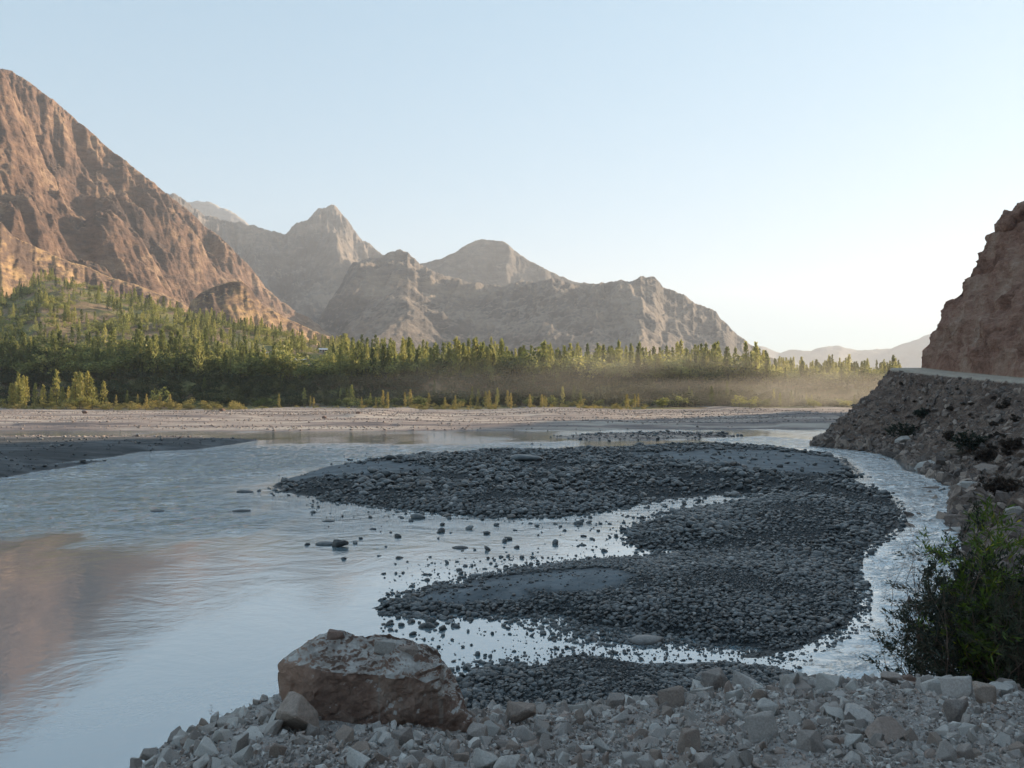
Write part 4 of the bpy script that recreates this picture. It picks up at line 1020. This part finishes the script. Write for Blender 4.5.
def add_trees(n, x0, x1, d0, d1, ppop, hp, hr, dens=None, gold=0, seed=0):
    r = np.random.default_rng(seed + 900)
    D = np.sqrt(r.uniform(d0 ** 2, d1 ** 2, n)); x = r.uniform(x0, x1, n); X = (x - CX) / F * D
    k = np.ones(n, bool) if dens is None else r.random(n) < dens(X, D, x)
    D, x, X = D[k], x[k], X[k]; n = len(D)
    grove = fbm(P3(X / 26, D / 26, 131), 3)
    pop = r.random(n) < np.clip(ppop + grove * 1.3, 0.03, 0.97)
    h = np.where(pop, r.uniform(*hp, n), r.uniform(*hr, n))
    Z = forest_h(X, D)
    h = h * np.where(x > 770, 0.72, np.where((x < 330) & (D > 372), 0.8, 1.0)) * r.uniform(0.75, 1.15, n)
    for i in range(n): T.append((X[i], D[i], Z[i], h[i] * (1.2 if gold == 1 else 1.3), r.uniform(0.8, 1.25), 0 if pop[i] else 1, gold))
# open ground stays visible between groves on the left hill; the rest is dense
opn = lambda X, D, x: np.where(x < 340, np.where(fbm(P3(X / 34, D / 34, 141), 3) > np.where(D > 395, 0.02, -0.22), 0.97, 0.07), 0.97)
add_trees(520, -60, 900, 325, 342, 0.40, (8, 13.5), (4.5, 8), None, 0, 11)
add_trees(480, -60, 900, 338, 372, 0.45, (8, 13), (4, 7), None, 0, 1)
add_trees(700, 340, 900, 372, 500, 0.62, (7.5, 13), (4, 7), None, 0, 2)
add_trees(2700, -60, 350, 372, 640, 0.50, (5.5, 11), (2.5, 5.5), opn, 0, 3)
add_trees(1300, -60, 350, 380, 640, 0.0, (3, 4), (0.9, 2.6), lambda X, D, x: np.clip(0.35 + fbm(P3(X / 9, D / 20, 145), 3) * 2, 0, 1), 0, 12)
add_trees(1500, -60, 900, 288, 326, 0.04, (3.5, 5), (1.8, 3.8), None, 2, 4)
add_trees(130, 180, 900, 284, 322, 0.95, (4, 7.5), (3, 5), lambda X, D, x: np.clip(fbm(P3(X / 12, D / 30, 151), 2) * 3, 0, 1), 0, 5)
add_trees(75, -60, 105, 268, 279, 0.95, (6.0, 10.5), (2.5, 3.5), lambda X, D, x: np.clip(fbm(P3(X / 7, D / 90, 161), 2) * 3 + 0.75, 0, 1), 3, 6)
add_trees(150, -60, 240, 262, 281, 0.0, (4, 5), (1.1, 2.4), None, 1, 7)
add_trees(130, 380, 650, 262, 276, 0.0, (4, 5), (0.7, 1.6), None, 1, 8)
add_trees(80, 200, 380, 264, 276, 0.0, (4, 5), (0.5, 1.0), None, 1, 10)
add_trees(50, 240, 870, 278, 286, 0.1, (4, 6), (2.0, 3.5), None, 0, 9)
for (x, D, h, kd, w) in [(160,272,6.2,1,0.75),(127,273,6.4,0,0.8),(581,274,3.6,1,0.7),(572,273,3.0,1,0.8),(460,274,2.6,1,0.8)]:
    X = (x - CX) / F * D; T.append((X, D, float(forest_h(np.array([X]), np.array([float(D)]))[0]), h, w, kd, 1 if kd and x > 200 else 0))
TA = np.array(T)
# keep clear patches for the farmsteads
HS = [(300, 345, 362.5), (312, 350, 361.5), (322, 430, 349.5), (266, 420, 355)]
for (hx, hd, hy) in HS:
    ds = np.linspace(336, 560, 300); zz = forest_h((hx - CX) / F * ds, ds); hd = float(ds[np.argmin(np.abs(HY + (CAMZ - zz) / ds * F - hy - 2))])
    X0 = (hx - CX) / F * hd; TA = TA[~((np.abs(TA[:, 0] / TA[:, 1] * hd - X0) < 6) & (TA[:, 1] < hd + 4) & (TA[:, 1] > hd - 26) & (TA[:, 1] > 284))]
for (hx, hd, hy) in HS[:3]:
    tx = TA[:, 0] / TA[:, 1] * F + CX; ty = HY + (CAMZ - TA[:, 2] - TA[:, 3]) / TA[:, 1] * F
    ds = np.linspace(336, 560, 300); zz = forest_h((hx - CX) / F * ds, ds); hd = float(ds[np.argmin(np.abs(HY + (CAMZ - zz) / ds * F - hy - 2))])
    TA = TA[~((np.abs(tx - hx) < 8) & (TA[:, 1] < hd + 3) & (TA[:, 1] > 284) & (ty < hy + 1))]
which = np.where(TA[:, 5] == 0, rng.integers(0, KP, len(TA)), KP + rng.integers(0, KR, len(TA)))
# slender proportions: prototypes are unit height
scl = np.stack([TA[:, 3] * TA[:, 4] * np.where(TA[:, 5] == 0, 0.86, 1.25), TA[:, 3] * TA[:, 4] * np.where(TA[:, 5] == 0, 0.86, 1.25), TA[:, 3]], 1)
rz = rng.uniform(0, 6.28, len(TA)); tint = np.clip(rng.normal(0.5, 0.22, len(TA)) + 0.25 * (TA[:, 5] == 0), 0, 0.999)
def prominence(TA):
    s = TA[:, 3] / TA[:, 1] * np.sqrt(TA[:, 4]); x = TA[:, 0] / TA[:, 1] * F + CX
    s = s * np.where(TA[:, 1] < 283, 3.0, 1.0)
    return s * ((x > -5) & (x < 880))
pr = prominence(TA)
isind = np.zeros(len(TA), bool)
for kd in (0, 1):
    idx = np.where((TA[:, 5] == kd) & (TA[:, 6] != 1))[0]; isind[idx[np.argsort(-pr[idx])[:285]]] = True
idx = np.where(TA[:, 6] == 1)[0]; isind[idx[np.argsort(-pr[idx])[:290]]] = True
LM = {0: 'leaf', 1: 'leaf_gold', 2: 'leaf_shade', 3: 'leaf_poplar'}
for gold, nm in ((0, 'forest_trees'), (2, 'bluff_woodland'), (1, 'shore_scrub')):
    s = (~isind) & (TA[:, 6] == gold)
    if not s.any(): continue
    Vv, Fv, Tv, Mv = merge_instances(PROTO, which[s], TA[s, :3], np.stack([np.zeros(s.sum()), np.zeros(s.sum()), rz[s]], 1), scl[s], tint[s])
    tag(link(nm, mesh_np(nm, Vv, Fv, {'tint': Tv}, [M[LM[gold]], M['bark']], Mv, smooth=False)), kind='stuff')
WH, CR = {}, {}
def whole_me(k, leaf):
    if (k, leaf) not in WH:
        v, f, m = PROTO[k]; WH[(k, leaf)] = mesh_np('poplar_tree' if k < KP else 'leafy_tree', v, f, None, [M[leaf], M['bark']], m, smooth=False)
    return WH[(k, leaf)]
def parts_me(k, leaf):
    if (k, leaf) not in CR:
        (cv, cf), (tv, tf) = (POP + ROU)[k]
        CR[(k, leaf)] = (mesh_np('crown', cv, cf, None, [M[leaf]], smooth=False), mesh_np('trunk', tv, tf, None, [M['bark']]))
    return CR[(k, leaf)]
TM = [(12,'far left frame edge'),(58,'green hill top'),(110,'tan spur foot'),(160,'round shore tree'),(205,'red slope middle'),(240,'dark rounded knoll'),(266,'hidden farmhouse'),(300,'bench farmhouse'),(331,'pointed peak'),(365,'notch by the pointed peak'),(400,'central hump'),(445,'saddle by the dome'),(490,'domed peak'),(530,'dome shoulder'),(581,'low central saddle'),(641,'jagged ridge tooth'),(690,'long right ridge'),(735,'right ridge foot'),(780,'pale hill gap'),(826,'distant pale range'),(870,'cliff road corner')]
def tree_zone(x, D, z):
    k = min(range(len(TM)), key=lambda i: abs(TM[i][0] - x)); dx = x - TM[k][0]
    side = ('below' if abs(dx) < 8 else ('left of' if dx < 0 else 'right of')) + ' the ' + TM[k][1]
    if D < 283: return 'on the river edge ' + side
    return ('on the dark bluff ' if D < 328 else ('on the bench ' if D < 372 else 'higher up ')) + side
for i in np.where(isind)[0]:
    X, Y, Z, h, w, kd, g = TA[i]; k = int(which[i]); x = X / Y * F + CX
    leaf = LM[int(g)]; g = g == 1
    if g: nm, cat, look = 'scrub_bush', 'bush', 'low golden scrub bush' if h > 1.0 else 'tiny golden scrub bush'
    elif kd == 0: nm, cat, look = 'poplar_tree', 'tree', 'slender poplar'
    else: nm, cat, look = 'leafy_tree', 'tree', 'round broadleaf tree'
    zn = tree_zone(x, Y, Z)
    if Y < 283 and not g:
        e = empty(nm, (X, Y, Z)); cm_, tm_ = parts_me(k, leaf); link('crown', cm_, e); link('trunk', tm_, e)
    else:
        e = link(nm, whole_me(k, leaf), loc=(X, Y, Z))
    e.scale = tuple(scl[i]); e.rotation_euler = (0, 0, rz[i])
    if not g: look = (('tall ' if h > 13 else ('mid height ' if h > 9.5 else 'short ')) if kd == 0 else ('big ' if h > 8 else ('mid sized ' if h > 5.5 else 'small '))) + look
    tag(e, '%s %s' % (look, zn), cat, {'scrub_bush': 'golden scrub along the far river edge', 'poplar_tree': 'poplars across the river', 'leafy_tree': 'broadleaf trees across the river'}[nm])

# ------------------------------------------------------------------ farm buildings among the trees
def box(bm, x0, x1, y0, y1, z0, z1):
    v = [bm.verts.new(p) for p in [(x0,y0,z0),(x1,y0,z0),(x1,y1,z0),(x0,y1,z0),(x0,y0,z1),(x1,y0,z1),(x1,y1,z1),(x0,y1,z1)]]
    for f in [(0,3,2,1),(4,5,6,7),(0,1,5,4),(1,2,6,5),(2,3,7,6),(3,0,4,7)]: bm.faces.new([v[i] for i in f])
def bm_obj(name, bm, mat, parent):
    me = bpy.data.meshes.new(name); bm.to_mesh(me); bm.free(); me.materials.append(mat); return link(name, me, parent)
def house(x, D, ybase, w, d, h, label, gable):
    X = (x - CX) / F * D; z = CAMZ - (ybase - HY) / F * D
    ds = np.linspace(336, 560, 300); zz = forest_h((x - CX) / F * ds, ds); yy = HY + (CAMZ - zz) / ds * F
    D = float(ds[np.argmin(np.abs(yy - ybase))]); X = (x - CX) / F * D; z = zg = float(forest_h(np.array([X]), np.array([D]))[0])
    e = empty('farm_building', (X, D, z)); e.rotation_euler = (0, 0, R(18))
    bm = bmesh.new(); box(bm, -w/2, w/2, -d/2, d/2, min(zg - z, 0) - 0.4, h * 0.8); bm_obj('wall', bm, M['wall'], e)
    bm = bmesh.new()
    if gable:
        vs = [bm.verts.new(p) for p in [(-w/2-.5,-d/2-.5,h*.8+.01),(w/2+.5,-d/2-.5,h*.8+.01),(w/2+.5,d/2+.5,h*.8+.01),(-w/2-.5,d/2+.5,h*.8+.01),(-w/2-.5,0,h*.8+1.3),(w/2+.5,0,h*.8+1.3)]]
        for f in [(0,1,5,4),(2,3,4,5),(0,4,3),(1,2,5),(0,3,2,1)]: bm.faces.new([vs[i] for i in f])
    else: box(bm, -w/2-.4, w/2+.4, -d/2-.4, d/2+.4, h*.8+.01, h*.8+.3)
    bm_obj('roof', bm, M['roofing'], e)
    for k in range(3):
        bm = bmesh.new(); cx = -w/2 + w * (k + 0.5) / 3
        if k == 1: box(bm, cx-.5, cx+.5, -d/2-.06, -d/2-.01, 0, 2.0); bm_obj('door', bm, M['doorwood'], e)
        else: box(bm, cx-.5, cx+.5, -d/2-.06, -d/2-.01, 0.9, 1.9); bm_obj('window', bm, M['glass'], e)
    tag(e, label, 'house')
house(300, 345, 365, 5.5, 5, 2.6, 'small pale farmhouse on the bench edge, left of its brighter neighbour', True)
house(313, 348, 364.5, 4.2, 4, 2.2, 'low white flat roofed farm building on the bench edge', False)
house(323, 430, 351, 5.5, 5, 2.4, 'grey roofed farmhouse higher up among the trees', True)
house(266, 420, 358, 5, 4, 2.4, 'small farmhouse hidden among the trees left of the others', True)

# ------------------------------------------------------------------ air
def volume_box(name, x0, x1, y0, y1, z0, z1, density, color, aniso, noise=None):
    bm = bmesh.new(); box(bm, x0, x1, y0, y1, z0, z1)
    m = bpy.data.materials.new(name); m.use_nodes = True; nt = m.node_tree; nt.nodes.remove(nt.nodes['Principled BSDF'])
    pv = nt.nodes.new('ShaderNodeVolumePrincipled'); pv.inputs['Color'].default_value = (*color, 1); pv.inputs['Density'].default_value = density; pv.inputs['Anisotropy'].default_value = aniso
    nt.links.new(pv.outputs[0], nt.nodes['Material Output'].inputs['Volume'])
    o = bm_obj(name, bm, m, None); tag(o, kind='stuff'); return o, nt, pv
volume_box('haze', -7100, 7100, -3600, 9600, -2.2, 1300, 1.3e-4, (0.86, 0.91, 1.0), 0.15)

def dust():
    bm = bmesh.new(); bmesh.ops.create_icosphere(bm, subdivisions=4, radius=1)
    for v in bm.verts: v.co = Vector((v.co.x, v.co.y, max(v.co.z, -0.02)))
    m = bpy.data.materials.new('dust_haze'); m.use_nodes = True; nt = m.node_tree; nt.nodes.remove(nt.nodes['Principled BSDF'])
    pv = nt.nodes.new('ShaderNodeVolumePrincipled'); pv.inputs['Color'].default_value = (1.0, 0.95, 0.86, 1); pv.inputs['Anisotropy'].default_value = 0.35
    tc = nt.nodes.new('ShaderNodeTexCoord'); ln = nt.nodes.new('ShaderNodeVectorMath'); ln.operation = 'LENGTH'
    nt.links.new(tc.outputs['Object'], ln.inputs[0])
    mr = nt.nodes.new('ShaderNodeMapRange'); mr.interpolation_type = 'SMOOTHSTEP'; mr.inputs['From Min'].default_value = 1.0; mr.inputs['From Max'].default_value = 0.0
    mr.inputs['To Min'].default_value = 0.0; mr.inputs['To Max'].default_value = 0.014
    nt.links.new(ln.outputs['Value'], mr.inputs['Value'])
    nz = nt.nodes.new('ShaderNodeTexNoise'); nz.inputs['Scale'].default_value = 3.0; nz.inputs['Detail'].default_value = 2; nt.links.new(tc.outputs['Object'], nz.inputs['Vector'])
    m2 = nt.nodes.new('ShaderNodeMapRange'); m2.inputs['From Min'].default_value = 0.38; m2.inputs['From Max'].default_value = 0.62; nt.links.new(nz.outputs['Fac'], m2.inputs['Value'])
    mu = nt.nodes.new('ShaderNodeMath'); mu.operation = 'MULTIPLY'; nt.links.new(mr.outputs[0], mu.inputs[0]); nt.links.new(m2.outputs[0], mu.inputs[1])
    nt.links.new(mu.outputs[0], pv.inputs['Density'])
    nt.links.new(pv.outputs[0], nt.nodes['Material Output'].inputs['Volume'])
    o = bm_obj('dust_haze', bm, m, None); o.location = (85, 295, 1.0); o.scale = (210, 55, 30); tag(o, kind='stuff')
dust()
